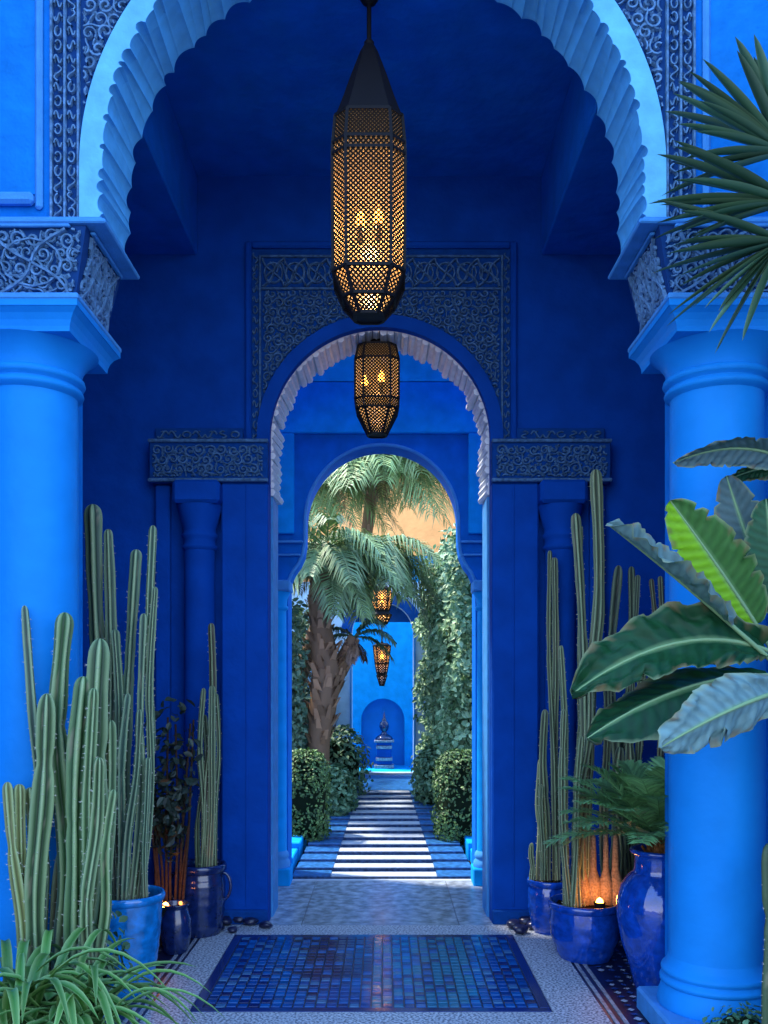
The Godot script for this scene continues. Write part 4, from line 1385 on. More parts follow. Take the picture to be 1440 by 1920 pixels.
func garden_plants() -> void:
	# date palm at the left, forked
	var b := at(598, 1400, 9.9)
	palm("date_palm", "date palm with rough brown trunk leaning left of the garden steps", "palms over the garden", [Vector3(b.x, 0.1, b.z), at(598, 1390, 9.9), at(605, 1330, 9.9), at(612, 1250, 9.9), at(602, 1180, 9.9), at(596, 1120, 9.9), at(612, 1030, 9.9)],
		[0.11, 0.12, 0.15, 0.16, 0.12, 0.11, 0.11], 22, 0.85, 31, Color(0.22, 0.33, 0.12), Vector2(-0.7, 0.7), 12)
	palm("date_palm", "short palm stem forking to the right from the leaning date palm", "palms over the garden", [at(615, 1300, 9.95), at(632, 1262, 9.95), at(650, 1225, 9.95), at(664, 1195, 9.95)],
		[0.12, 0.10, 0.085, 0.07], 5, 0.5, 57, Color(0.08, 0.15, 0.08), Vector2(0.0, 0.9), 5)
	palm("date_palm", "tall palm whose drooping crown fills the top centre of the keyhole arch", "palms over the garden", [Vector3(-0.5, 0.0, -15.6), Vector3(-0.45, 2.2, -15.6), Vector3(-0.32, 4.0, -15.6), Vector3(-0.15, 5.5, -15.5)],
		[0.15, 0.12, 0.10, 0.10], 84, 1.65, 73, Color(0.24, 0.36, 0.13), Vector2(-0.2, 0.8), 3)
	palm("date_palm", "palm with grey green arching fronds over the middle of the garden steps", "palms over the garden", [Vector3(-1.15, 0.25, -11.0), Vector3(-1.05, 1.6, -10.9), Vector3(-0.62, 2.8, -10.8), Vector3(-0.14, 3.24, -10.7)],
		[0.12, 0.10, 0.085, 0.08], 32, 0.92, 91, Color(0.25, 0.34, 0.14), Vector2(-0.65, 0.28), 5)
	palm("date_palm", "tall palm at the upper left of the keyhole arch, behind the leaning palm", "palms over the garden", [Vector3(-1.7, 0.0, -16.0), Vector3(-1.65, 2.2, -16.0), Vector3(-1.5, 4.0, -16.0), Vector3(-1.25, 5.35, -16.0)],
		[0.15, 0.12, 0.10, 0.10], 80, 1.65, 173, Color(0.24, 0.36, 0.13), Vector2(-0.25, 0.8), 3)
	palm("date_palm", "tall palm at the upper right of the keyhole arch, above the ivy", "palms over the garden", [Vector3(1.9, 0.0, -15.2), Vector3(1.85, 2.2, -15.2), Vector3(1.75, 4.0, -15.2), Vector3(1.35, 5.65, -15.2)],
		[0.15, 0.12, 0.10, 0.10], 72, 1.5, 273, Color(0.22, 0.34, 0.13), Vector2(-0.1, 0.8), 3)
	# creeper wall at the right
	var f := FastNoiseLite.new()
	f.seed = 5
	f.frequency = 0.9
	var o := thing("ivy_hedge", "tall wall of pale green ivy along the right of the garden steps", "ivy")
	var cb := MB.new()
	var wallx := func(z: float, y: float) -> float:
		return lerpf(0.72, 0.52, (-z - 8.1) / 4.4) + 0.30 * f.get_noise_2d(z * 1.4, y * 1.4)
	cb.box(Vector3(1.35, 1.4, -11.0), Vector3(0.9, 2.8, 2.9), 0.2)
	part("branches", cb, M.core, o)
	var smp := func(g: RandomNumberGenerator) -> Array:
		var z := g.randf_range(-12.5, -9.35)
		var y := 3.25 * pow(g.randf(), 0.8)
		var x: float = wallx.call(z, y) + absf(g.randfn()) * 0.10
		if y > 2.75: x += (y - 2.75) * g.randf_range(0.0, 0.8)
		var end := g.randf()
		if end < 0.25: return [Vector3(g.randf_range(0.75, 1.5), y, -9.35 - absf(g.randfn()) * 0.12 + 0.2 * f.get_noise_2d(y * 2.0, 9.0)), Vector3(-0.2, 0.2, 1)]
		return [Vector3(x, y + 0.05, z), Vector3(-0.8, 0.25, 0.55)]
	cloud("foliage", o, M.leaf, 15000, smp, 0.045, 0.10, Color(0.05, 0.15, 0.05), Color(0.38, 0.58, 0.30), 6)
	# shrubs and creeper at the left
	var o2 := thing("leafy_hedge", "dark leafy hedge behind the palm trunk left of the steps", "hedge")
	var c2 := MB.new()
	c2.box(Vector3(-1.6, 1.0, -11.1), Vector3(1.1, 2.0, 2.9), 0.2)
	part("branches", c2, M.core, o2)
	var smp2 := func(g: RandomNumberGenerator) -> Array:
		var z := g.randf_range(-12.5, -9.6)
		var y := 2.5 * g.randf()
		var x: float = -0.98 - 0.28 * f.get_noise_2d(z * 1.3 + 40.0, y * 1.3) - absf(g.randfn()) * 0.1
		if g.randf() < 0.35: return [Vector3(g.randf_range(-1.9, -0.85), y, -9.65 - absf(g.randfn()) * 0.12), Vector3(0.2, 0.2, 1)]
		return [Vector3(x, y, z), Vector3(0.8, 0.25, 0.55)]
	cloud("foliage", o2, M.leaf, 9000, smp2, 0.04, 0.09, Color(0.03, 0.09, 0.04), Color(0.2, 0.32, 0.18), 8)
	for e in [[640, 1400, 10.6, 0.34, 1.0, "bushy light green shrub spilling beside the steps below the palm trunk"], [628, 1460, 9.7, 0.22, 0.62, "low leafy shrub at the left edge of the garden steps"], [812, 1440, 10.2, 0.24, 0.8, "low leafy shrub at the right edge of the garden steps"]]:
		var p := at(e[0], e[1], e[2])
		var o3 := thing("leafy_shrub", e[5], "shrub", Vector3(p.x, 0.12, p.z), "shrubs along the garden steps")
		var r: float = e[3]; var h: float = e[4]
		part("branches", lump(Vector3(r * 0.6, h * 0.4, r * 0.6), int(e[0]), h * 0.45), M.core, o3)
		var smp3 := func(g: RandomNumberGenerator) -> Array:
			var d := Vector3(g.randfn(), g.randfn(), g.randfn()).normalized()
			var k := (1.0 + 0.35 * f.get_noise_3dv(d * 2.0 + Vector3(e[0], 0, 0))) * g.randf_range(0.7, 1.05)
			return [Vector3(d.x * r, h * 0.5 + d.y * h * 0.5, d.z * r) * Vector3(k, 1, k), d]
		cloud("foliage", o3, M.leaf, 1600, smp3, 0.04, 0.08, Color(0.03, 0.10, 0.04), Color(0.18, 0.34, 0.18), int(e[0]))
	var t0 := at(573, 1580, 8.75)
	topiary("clipped_shrub", "clipped round-topped box shrub left of the garden steps", Vector3(t0.x, 0.0, t0.z), 0.24, 0.98, 3)
	t0 = at(862, 1580, 8.75)
	topiary("clipped_shrub", "clipped round-topped box shrub right of the garden steps", Vector3(t0.x, 0.0, t0.z), 0.26, 0.98, 4)

# ---------------------------------------------------------------- pots and potted plants
func plant_materials() -> void:
	leafmat("leaf", 0.5, Color(0.35, 0.4, 0.2))
	leafmat("leaf_plain", 0.85, Color.BLACK)
	leafmat("leaf_big", 0.42, Color(0.3, 0.5, 0.12))
	leafmat("cactus", 0.55, Color.BLACK)
	M.leaf_big.metallic_specular = 0.3
	mat("core", lin(0.012, 0.022, 0.01), 0.95)
	mat("bark", lin(0.08, 0.05, 0.035), 0.9, mottle_strong, bump_fine, 1.0, 4.0)
	mat("spine", lin(0.55, 0.52, 0.42), 0.6)
	mat("glaze_light", lin(0.010, 0.34, 0.92), 0.08, mottle_strong, bump, 0.12, 1.6)
	mat("glaze", lin(0.008, 0.10, 0.66), 0.05, mottle_strong, bump, 0.12, 1.6)
	mat("glaze_dark", lin(0.012, 0.035, 0.17), 0.16, mottle_strong, bump, 0.12, 1.6)
	for k in ["glaze", "glaze_light", "glaze_dark"]: M[k].metallic_specular = 0.8
	mat("swollen", lin(0.55, 0.38, 0.22), 0.7, mottle_strong, bump_fine, 0.6, 5.0)
	mat("caudex", lin(0.36, 0.15, 0.05), 0.8, mottle_strong, bump_fine, 1.0, 5.0)

func pot(called: String, label: String, p: Vector3, prof: Array, m: Material, soil_y: float, soil_r: float) -> Node3D:
	var o := thing(called, label, "pot", p)
	var q := MB.new()
	# throwing ridges on the wall
	q.lathe(prof, Vector3.ZERO, 56)
	part("body", q, m, o)
	var s := MB.new()
	var rows := []
	for i in 4:
		var row := PackedVector3Array()
		for j in 24:
			var a := TAU * j / 24.0
			row.append(Vector3(cos(a), 0, -sin(a)) * soil_r * (1.0 - i / 3.0) + Vector3(0, soil_y + 0.012 * sin(j * 2.3 + i), 0))
		rows.append(row)
	s.grid(rows, true)
	part("soil", s, M.soil, o)
	return o

func ridged(a: Array, amp: float, n: int) -> Array:
	# fills a profile out with gentle throwing ridges
	var out := []
	for k in a.size() - 1:
		var steps := n if absf(a[k + 1][1] - a[k][1]) > 0.08 else 1
		for i in steps:
			var t := float(i) / steps
			out.append([lerpf(a[k][0], a[k + 1][0], t) + (amp * sin(i * 2.1) if i > 0 else 0.0), lerpf(a[k][1], a[k + 1][1], t)])
	out.append(a[a.size() - 1])
	return out

func stem_mesh(path: Array, r: float, ribs: int, col: Color, sd: int, tip_taper := 0.12, edge := 0.75) -> Array:
	# ribbed cactus stem along path; returns [body, spines]
	var g := RandomNumberGenerator.new()
	g.seed = sd
	var N := 34
	var pts := []
	var P := func(t: float) -> Vector3:
		var f := t * (path.size() - 1)
		var i := mini(int(f), path.size() - 2)
		var a: Vector3 = path[maxi(i - 1, 0)]; var b: Vector3 = path[i]; var c: Vector3 = path[i + 1]; var d: Vector3 = path[mini(i + 2, path.size() - 1)]
		return b.cubic_interpolate(c, a, d, f - i)
	var length := 0.0
	for i in path.size() - 1: length += path[i].distance_to(path[i + 1])
	var cap := minf(r * 2.4 / length, 0.3)
	var ts := []
	for i in N: ts.append((1.0 - cap) * i / N)
	for i in 7: ts.append(1.0 - cap + cap * sin(PI * 0.5 * i / 6.0))
	var seg := ribs * 6
	var rows := []
	var cols := []
	var ph0 := g.randf() * TAU
	var axes := []
	var woody := g.randf_range(0.06, 0.3)
	var scars := FastNoiseLite.new()
	scars.seed = sd
	scars.frequency = 0.8
	var ph1 := g.randf() * 6.0
	var pinch := g.randf_range(0.25, 0.8)
	var side := Vector3(1, 0, 0.2).normalized()
	for i in ts.size():
		var t: float = ts[i]
		var c: Vector3 = P.call(t)
		var tg: Vector3 = (P.call(minf(t + 0.01, 1.0)) - P.call(maxf(t - 0.01, 0.0))).normalized()
		var a := (side - tg * side.dot(tg)).normalized()
		side = a
		var b := tg.cross(a)
		var k := 1.0
		if t > 1.0 - cap:
			var x := (t - (1.0 - cap)) / cap
			k = sqrt(maxf(1.0 - pow(x, 2.2), 0.0004))
		var rr := r * k * (1.0 + 0.10 * sin(t * length * 7.0 + ph1) + 0.05 * sin(t * length * 19.0 + ph1 * 2.0) - 0.22 * exp(-pow((t - pinch) * length / 0.035, 2.0))) * lerpf(0.86, 1.0, minf(t * 5.0, 1.0)) * lerpf(1.0, 1.0 - tip_taper, t)
		var row := PackedVector3Array()
		var cl := []
		for j in seg:
			var an := TAU * j / seg
			var w := absf(cos(an * ribs * 0.5))
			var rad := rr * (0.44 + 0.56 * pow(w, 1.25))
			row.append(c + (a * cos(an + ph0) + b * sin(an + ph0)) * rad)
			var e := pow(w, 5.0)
			var cc := col * lerpf(0.35, 1.0, w) * lerpf(0.9, 1.1, g.randf())  # groove shade and paler rib edges painted in, since the light is flat
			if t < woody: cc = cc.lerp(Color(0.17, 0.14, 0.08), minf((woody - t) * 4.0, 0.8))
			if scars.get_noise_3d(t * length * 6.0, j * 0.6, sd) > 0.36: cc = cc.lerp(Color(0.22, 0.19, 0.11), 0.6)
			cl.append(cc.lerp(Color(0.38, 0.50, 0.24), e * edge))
		rows.append(row); cols.append(cl)
		axes.append([c, a, b, rr, t])
	var q := MB.new()
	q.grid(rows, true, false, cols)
	var s := MB.new()
	var step := maxi(1, int(0.045 / (length / N)))
	var na := int(length / 0.05)
	for k in na:
		var fi := float(k) / na * N
		var A: Array = axes[mini(int(fi), axes.size() - 1)]
		var B: Array = axes[mini(int(fi) + 1, axes.size() - 1)]
		var fr := fi - int(fi)
		var c: Vector3 = A[0].lerp(B[0], fr)
		var rr: float = lerpf(A[3], B[3], fr)
		for j in ribs:
			var an := TAU * j / ribs + ph0
			var d: Vector3 = A[1] * cos(an) + A[2] * sin(an)
			var p := c + d * rr * 0.985
			if g.randf() < 0.3: continue
			p += (B[0] - A[0]) * g.randf_range(-0.4, 0.4)
			for m in 3:
				var e := (d + Vector3(g.randf_range(-1, 1), g.randf_range(-0.6, 1), g.randf_range(-1, 1)) * 0.8).normalized() * g.randf_range(0.007, 0.014)
				var w := e.cross(Vector3(0.3, 0.5, 0.8)).normalized() * 0.0011
				s.face([p - w, p + w, p + e], d)
	return [q, s]

func cactus(called: String, label: String, group: String, z: float, stems: Array, col: Color, sd: int, edge := 0.75) -> Node3D:
	# stems: [base x, base y, top x, top y, width] in reference pixels; turned to metres at the distance z, bases scattered round it
	var g := RandomNumberGenerator.new()
	g.seed = sd
	var o := thing(called, label, "cactus", Vector3.ZERO, group)
	var k := 0
	for s in stems:
		var d: float = z + (s[5] if s.size() > 5 else g.randf_range(-0.06, 0.06))
		var a := at(s[0], s[1], d)
		var b := at(s[2], s[3], d)
		var r: float = s[4] * d / F * 0.5
		var L := a.distance_to(b)
		var m1 := a.lerp(b, 0.34) + Vector3(g.randf_range(-1, 1), 0, g.randf_range(-1, 1)) * L * 0.026
		var m2 := a.lerp(b, 0.68) + Vector3(g.randf_range(-1, 1), 0, g.randf_range(-1, 1)) * L * 0.022
		var cc := col
		if s.size() > 6: cc = s[6]
		var st := stem_mesh([a, m1, m2, b], r, 4 + (k % 3), cc * g.randf_range(0.8, 1.2), sd * 50 + k, 0.12, edge)
		var so := part("stem", st[0], M.cactus, o)
		part("spines", st[1], M.spine, so, "stuff")
		k += 1
	return o

func strap_leaf(q: MB, a: Vector3, b: Vector3, c: Vector3, wd: float, col: Color, edge: Color) -> void:
	var rows := []
	var cols := []
	var sd0 := (c - a).cross(Vector3.UP)
	if sd0.length() < 0.01: sd0 = Vector3.RIGHT
	sd0 = sd0.normalized()
	for i in 11:
		var t := i / 10.0
		var p := bez(a, b, c, t)
		var tg := (bez(a, b, c, minf(t + 0.03, 1.0)) - bez(a, b, c, maxf(t - 0.03, 0.0))).normalized()
		var up := sd0.cross(tg).normalized()
		var w := wd * 0.5 * pow(maxf(sin(PI * (0.08 + 0.92 * pow(t, 0.9))), 0.0), 0.7) + 0.0004
		var row := PackedVector3Array()
		var cl := []
		for j in 5:
			var s := (j - 2) / 2.0
			row.append(p + sd0 * s * w + up * absf(s) * w * 0.45)
			cl.append(col.lerp(edge, pow(absf(s), 2.0)))
		rows.append(row); cols.append(cl)
	q.grid(rows, false, true, cols)

func blade(mids: Array, side: Vector3, width: float, fold: float, col: Color, sd: int, opt := {}) -> Array:
	# broad leaf on a curved midrib; returns [blade, rib]
	var g := RandomNumberGenerator.new()
	g.seed = sd
	var f := FastNoiseLite.new()
	f.seed = sd
	f.frequency = 1.0
	var NL := 46
	var NW := 7
	var t0: float = opt.get("stalk", 0.12)
	var curl: float = opt.get("curl", 0.0)
	var wave: float = opt.get("wave", 0.012)
	var q := MB.new()
	var rib := MB.new()
	var path := []
	var rad := []
	for i in 15:
		var t := i / 14.0
		path.append(bez(mids[0], mids[1], mids[2], t)); rad.append(lerpf(0.011, 0.0022, t))
	rib.tint = Color(0.22, 0.36, 0.16)
	rib.tube(path, rad, 6)
	for s in [-1.0, 1.0]:
		var rows := []
		var cols := []
		for i in NL + 1:
			var u := float(i) / NL
			var t := t0 + (1.0 - t0) * u
			var p := bez(mids[0], mids[1], mids[2], t)
			var tg := (bez(mids[0], mids[1], mids[2], minf(t + 0.02, 1.0)) - bez(mids[0], mids[1], mids[2], t - 0.02)).normalized()
			var sv := (side - tg * side.dot(tg)).normalized()
			var nn := sv.cross(tg).normalized()
			var w := width * 0.5 * pow(maxf(sin(PI * (0.03 + 0.97 * pow(u, 0.85))), 0.0), 0.55)
			w *= 1.0 + 0.10 * f.get_noise_2d(u * 6.0, s * 30.0)
			var row := PackedVector3Array()
			var cl := []
			# small tears along the margin
			var tear: float = 0.0
			if fposmod(u * 9.0 + s * 0.3 + 0.25 * f.get_noise_1d(u * 9.0), 1.0) < 0.07: tear = opt.get("tear", 0.3) * g.randf_range(0.2, 1.3)
			for j in NW + 1:
				var x := float(j) / NW
				var ww := w * x * (1.0 - tear * x * x)
				var bend := fold + curl * x
				var pos: Vector3 = p + sv * s * ww * cos(bend) + nn * ww * sin(bend)
				pos += tg * x * x * w * 0.25
				pos += nn * (0.0022 * sin(u * 95.0 - x * 6.0) * smoothstep(0.0, 0.25, x) + wave * f.get_noise_2d(u * 5.0 + s * 9.0, x * 1.5) * x)
				row.append(pos)
				var vein := 0.5 + 0.5 * sin(u * 95.0 - x * 6.0)
				var fine := 0.94 + 0.12 * g.randf()
				var cc: Color = fine * (opt["other"] if opt.has("other") and s > 0 else col) * lerpf(0.80, 1.12, vein)
				if x < 0.08: cc = cc.lerp(Color(0.22, 0.38, 0.16), 0.7)
				if x > 0.97: cc = cc.lerp(Color(0.30, 0.36, 0.18), 0.6)
				if x > 0.84 and f.get_noise_2d(u * 14.0 + 50.0, s * 20.0) > 0.18: cc = cc.lerp(Color(0.20, 0.13, 0.06), 0.55)
				cl.append(cc)
			rows.append(row); cols.append(cl)
		q.grid(rows, false, s < 0, cols)
	return [q, rib]

func uplight(label: String, p: Vector3, energy: float) -> void:
	var o := thing("ground_lamp", label, "lamp", p, "small uplights among the pots")
	var b := MB.new()
	b.lathe([[0.0, 0.0], [0.03, 0.0], [0.032, 0.01], [0.03, 0.035], [0.034, 0.06], [0.030, 0.06], [0.026, 0.04], [0.0, 0.035]], Vector3.ZERO, 20)
	part("housing", b, M.iron, o)
	var g := MB.new()
	g.lathe([[0.0, 0.036], [0.018, 0.042], [0.022, 0.055], [0.015, 0.075], [0.0, 0.085]], Vector3.ZERO, 14)
	part("light_bulb", g, M.bulb, o)
	var li := OmniLight3D.new()
	li.name = "lamp_light"
	li.light_color = Color(1.0, 0.60, 0.27)
	li.light_energy = energy
	li.light_size = 0.03
	li.omni_range = 8.0
	li.omni_attenuation = 2.0
	li.shadow_enabled = true
	o.add_child(li)
	li.position = Vector3(0, 0.095, 0)

func left_plants() -> void:
	# bright turquoise pot
	pot("glazed_pot", "bright turquoise blue glazed pot, front left, below the tall cacti", Vector3(at(237, 1850, 4.72).x, 0.004, -4.72),
		ridged([[0.0, 0.0], [0.125, 0.0], [0.125, 0.0], [0.135, 0.02], [0.165, 0.22], [0.183, 0.42], [0.184, 0.475], [0.184, 0.475], [0.197, 0.485], [0.199, 0.505], [0.193, 0.52], [0.178, 0.52], [0.170, 0.50], [0.168, 0.45], [0.168, 0.42]], 0.0022, 9), M.glaze_light, 0.455, 0.169)
	var dusty := Color(0.05, 0.125, 0.075)
	cactus("column_cactus", "tall dusty green columnar cactus growing from the turquoise pot", "columnar cacti", 4.72, [
		[205, 1690, 174, 945, 34, 0.09], [215, 1690, 203, 992, 23, 0.12], [222, 1690, 216, 1180, 22, 0.05], [238, 1690, 256, 1030, 23, 0.02], [252, 1690, 287, 985, 17, 0.03],
		[262, 1690, 291, 1100, 17, -0.03], [246, 1690, 270, 1150, 18, -0.06], [232, 1690, 262, 1330, 18, -0.10], [272, 1690, 278, 1420, 14, -0.08], [225, 1692, 240, 1300, 20, -0.07]], dusty, 11)
	var fresh := Color(0.04, 0.13, 0.03)
	cactus("column_cactus", "front cluster of thick green columnar cacti before the left column", "columnar cacti", 3.93, [
		[72, 1850, 46, 1135, 20, 0.05, Color(0.05, 0.11, 0.075)], [112, 1850, 122, 1148, 41, 0.06], [72, 1870, 88, 1300, 46, -0.08], [138, 1850, 157, 1268, 38, -0.04],
		[160, 1840, 188, 1197, 47, 0.0], [150, 1850, 176, 1290, 28, -0.10], [188, 1800, 208, 1350, 25, 0.02], [100, 1860, 128, 1380, 34, 0.12, Color(0.20, 0.19, 0.09)], [168, 1840, 186, 1420, 28, -0.14],
		[178, 1830, 214, 1480, 23, -0.1], [50, 1860, 14, 1466, 25, -0.1, Color(0.24, 0.27, 0.07)], [56, 1850, 36, 1470, 25, -0.06, Color(0.24, 0.27, 0.07)], [60, 1850, 56, 1476, 23, -0.02, Color(0.22, 0.26, 0.07)]], fresh, 23)
	# variegated clump in front of them
	var g := RandomNumberGenerator.new()
	g.seed = 77
	var cl := thing("variegated_clump", "clump of arching pale-edged strap leaves in the lower left corner", "plant", Vector3.ZERO)
	for i in 150:
		var base := at(g.randf_range(-20, 175), 1950, 3.35 + g.randf_range(-0.12, 0.12))
		base.y = g.randf_range(0.24, 0.34)
		var az := g.randf() * TAU
		var l := g.randf_range(0.32, 0.56)
		var d := Vector3(cos(az), 0, sin(az))
		var q := MB.new()
		var up := g.randf_range(0.55, 1.0)
		var k := g.randf_range(0.7, 1.25)
		strap_leaf(q, base, base + d * l * 0.45 + Vector3(0, l * up, 0), base + d * l * g.randf_range(0.85, 1.1) + Vector3(0, l * g.randf_range(-0.1, 0.45), 0), g.randf_range(0.026, 0.044), Color(0.05, 0.19, 0.025) * k, Color(0.26, 0.42, 0.14) * k)
		part("leaf", q, M.leaf, cl)
	part("root_mound", lump(Vector3(0.36, 0.36, 0.26), 5, -0.02), M.core, cl)
	cl.get_child(cl.get_child_count() - 1).position = Vector3(at(80, 1950, 3.35).x, 0, -3.35)
	var bs := thing("leafy_shrub", "small dark leafy shrub between the front cacti and the turquoise pot", "shrub", Vector3(at(140, 1800, 4.15).x, 0, -4.15))
	var smp := func(h: RandomNumberGenerator) -> Array:
		var d := Vector3(h.randfn(), h.randfn(), h.randfn()).normalized()
		return [Vector3(d.x * 0.24, 0.36 + d.y * 0.26, d.z * 0.16) * h.randf_range(0.55, 1.05), d]
	part("branches", lump(Vector3(0.15, 0.26, 0.1), 9, 0.26), M.core, bs)
	cloud("foliage", bs, M.leaf, 620, smp, 0.035, 0.075, Color(0.03, 0.09, 0.03), Color(0.15, 0.27, 0.12), 15)
	# dark pots against the inner arch
	var z2 := 5.83
	pot("glazed_pot", "dark blue handled pot holding a lone cactus, beside the left inner pilaster", Vector3(at(376, 0, z2).x, 0.004, -z2),
		ridged([[0.0, 0.0], [0.12, 0.0], [0.12, 0.0], [0.14, 0.04], [0.158, 0.20], [0.160, 0.32], [0.148, 0.40], [0.148, 0.40], [0.165, 0.41], [0.168, 0.44], [0.160, 0.455], [0.142, 0.455], [0.136, 0.42], [0.136, 0.36]], 0.0015, 6), M.glaze_dark, 0.40, 0.137)
	var lastpot: Node3D = get_child(get_child_count() - 1)
	for s in [-1.0, 1.0]:
		var hq := MB.new()
		var path := []
		var rd := []
		for k in 11:
			var a := PI * k / 10.0
			path.append(Vector3(s * (0.152 + 0.045 * sin(a)), 0.31 - 0.085 * cos(a), 0.02)); rd.append(0.010)
		hq.tube(path, rd, 8)
		part("handle", hq, M.glaze_dark, lastpot)
	cactus("column_cactus", "lone slim cactus with a brown dried tip in the dark blue handled pot", "columnar cacti", z2, [
		[384, 1640, 396, 1168, 14, 0.0, Color(0.07, 0.045, 0.03)], [380, 1640, 382, 1290, 13, -0.03], [392, 1640, 398, 1285, 16, -0.05], [402, 1640, 405, 1300, 11, 0.03], [372, 1640, 384, 1340, 11, 0.04]], Color(0.07, 0.11, 0.06), 35)
	var z3 := 5.42
	pot("small_pot", "small round dark blue pot beside the turquoise pot, lit orange from within", Vector3(at(330, 0, z3).x, 0.004, -z3),
		[[0.0, 0.0], [0.06, 0.0], [0.06, 0.0], [0.075, 0.03], [0.092, 0.12], [0.090, 0.20], [0.07, 0.26], [0.068, 0.275], [0.082, 0.288], [0.078, 0.296], [0.062, 0.292], [0.058, 0.25]], M.glaze_dark, 0.262, 0.06)
	uplight("small warm uplight glowing in the small dark pot by the turquoise pot", Vector3(at(326, 0, z3).x - 0.045, 0.225, -z3 + 0.02), 0.014)
	# dry dark stems behind
	var dr := thing("dry_shrub", "dark leggy shrub of thin stems between the left cacti and the pilaster", "shrub", Vector3(at(318, 0, 5.6).x, 0, -5.6))
	for i in 12:
		var q := MB.new()
		var x := g.randf_range(-0.1, 0.12)
		var h := g.randf_range(0.75, 1.45)
		q.tube([Vector3(x * 0.6, 0, g.randf_range(-0.06, 0.06)), Vector3(x, h * 0.5, 0), Vector3(x * 1.3 + g.randf_range(-0.05, 0.05), h, g.randf_range(-0.08, 0.08))], [0.010, 0.009, 0.007], 6)
		part("stem", q, M.bark, dr)
	var smp2 := func(h: RandomNumberGenerator) -> Array:
		var d := Vector3(h.randfn(), h.randfn(), h.randfn()).normalized()
		return [Vector3(d.x * 0.17, 1.0 + d.y * 0.34, d.z * 0.14) * h.randf_range(0.4, 1.0) + Vector3(0.0, 0.25, 0), d]
	cloud("foliage", dr, M.leaf, 420, smp2, 0.04, 0.09, Color(0.012, 0.025, 0.015), Color(0.04, 0.07, 0.045), 19)

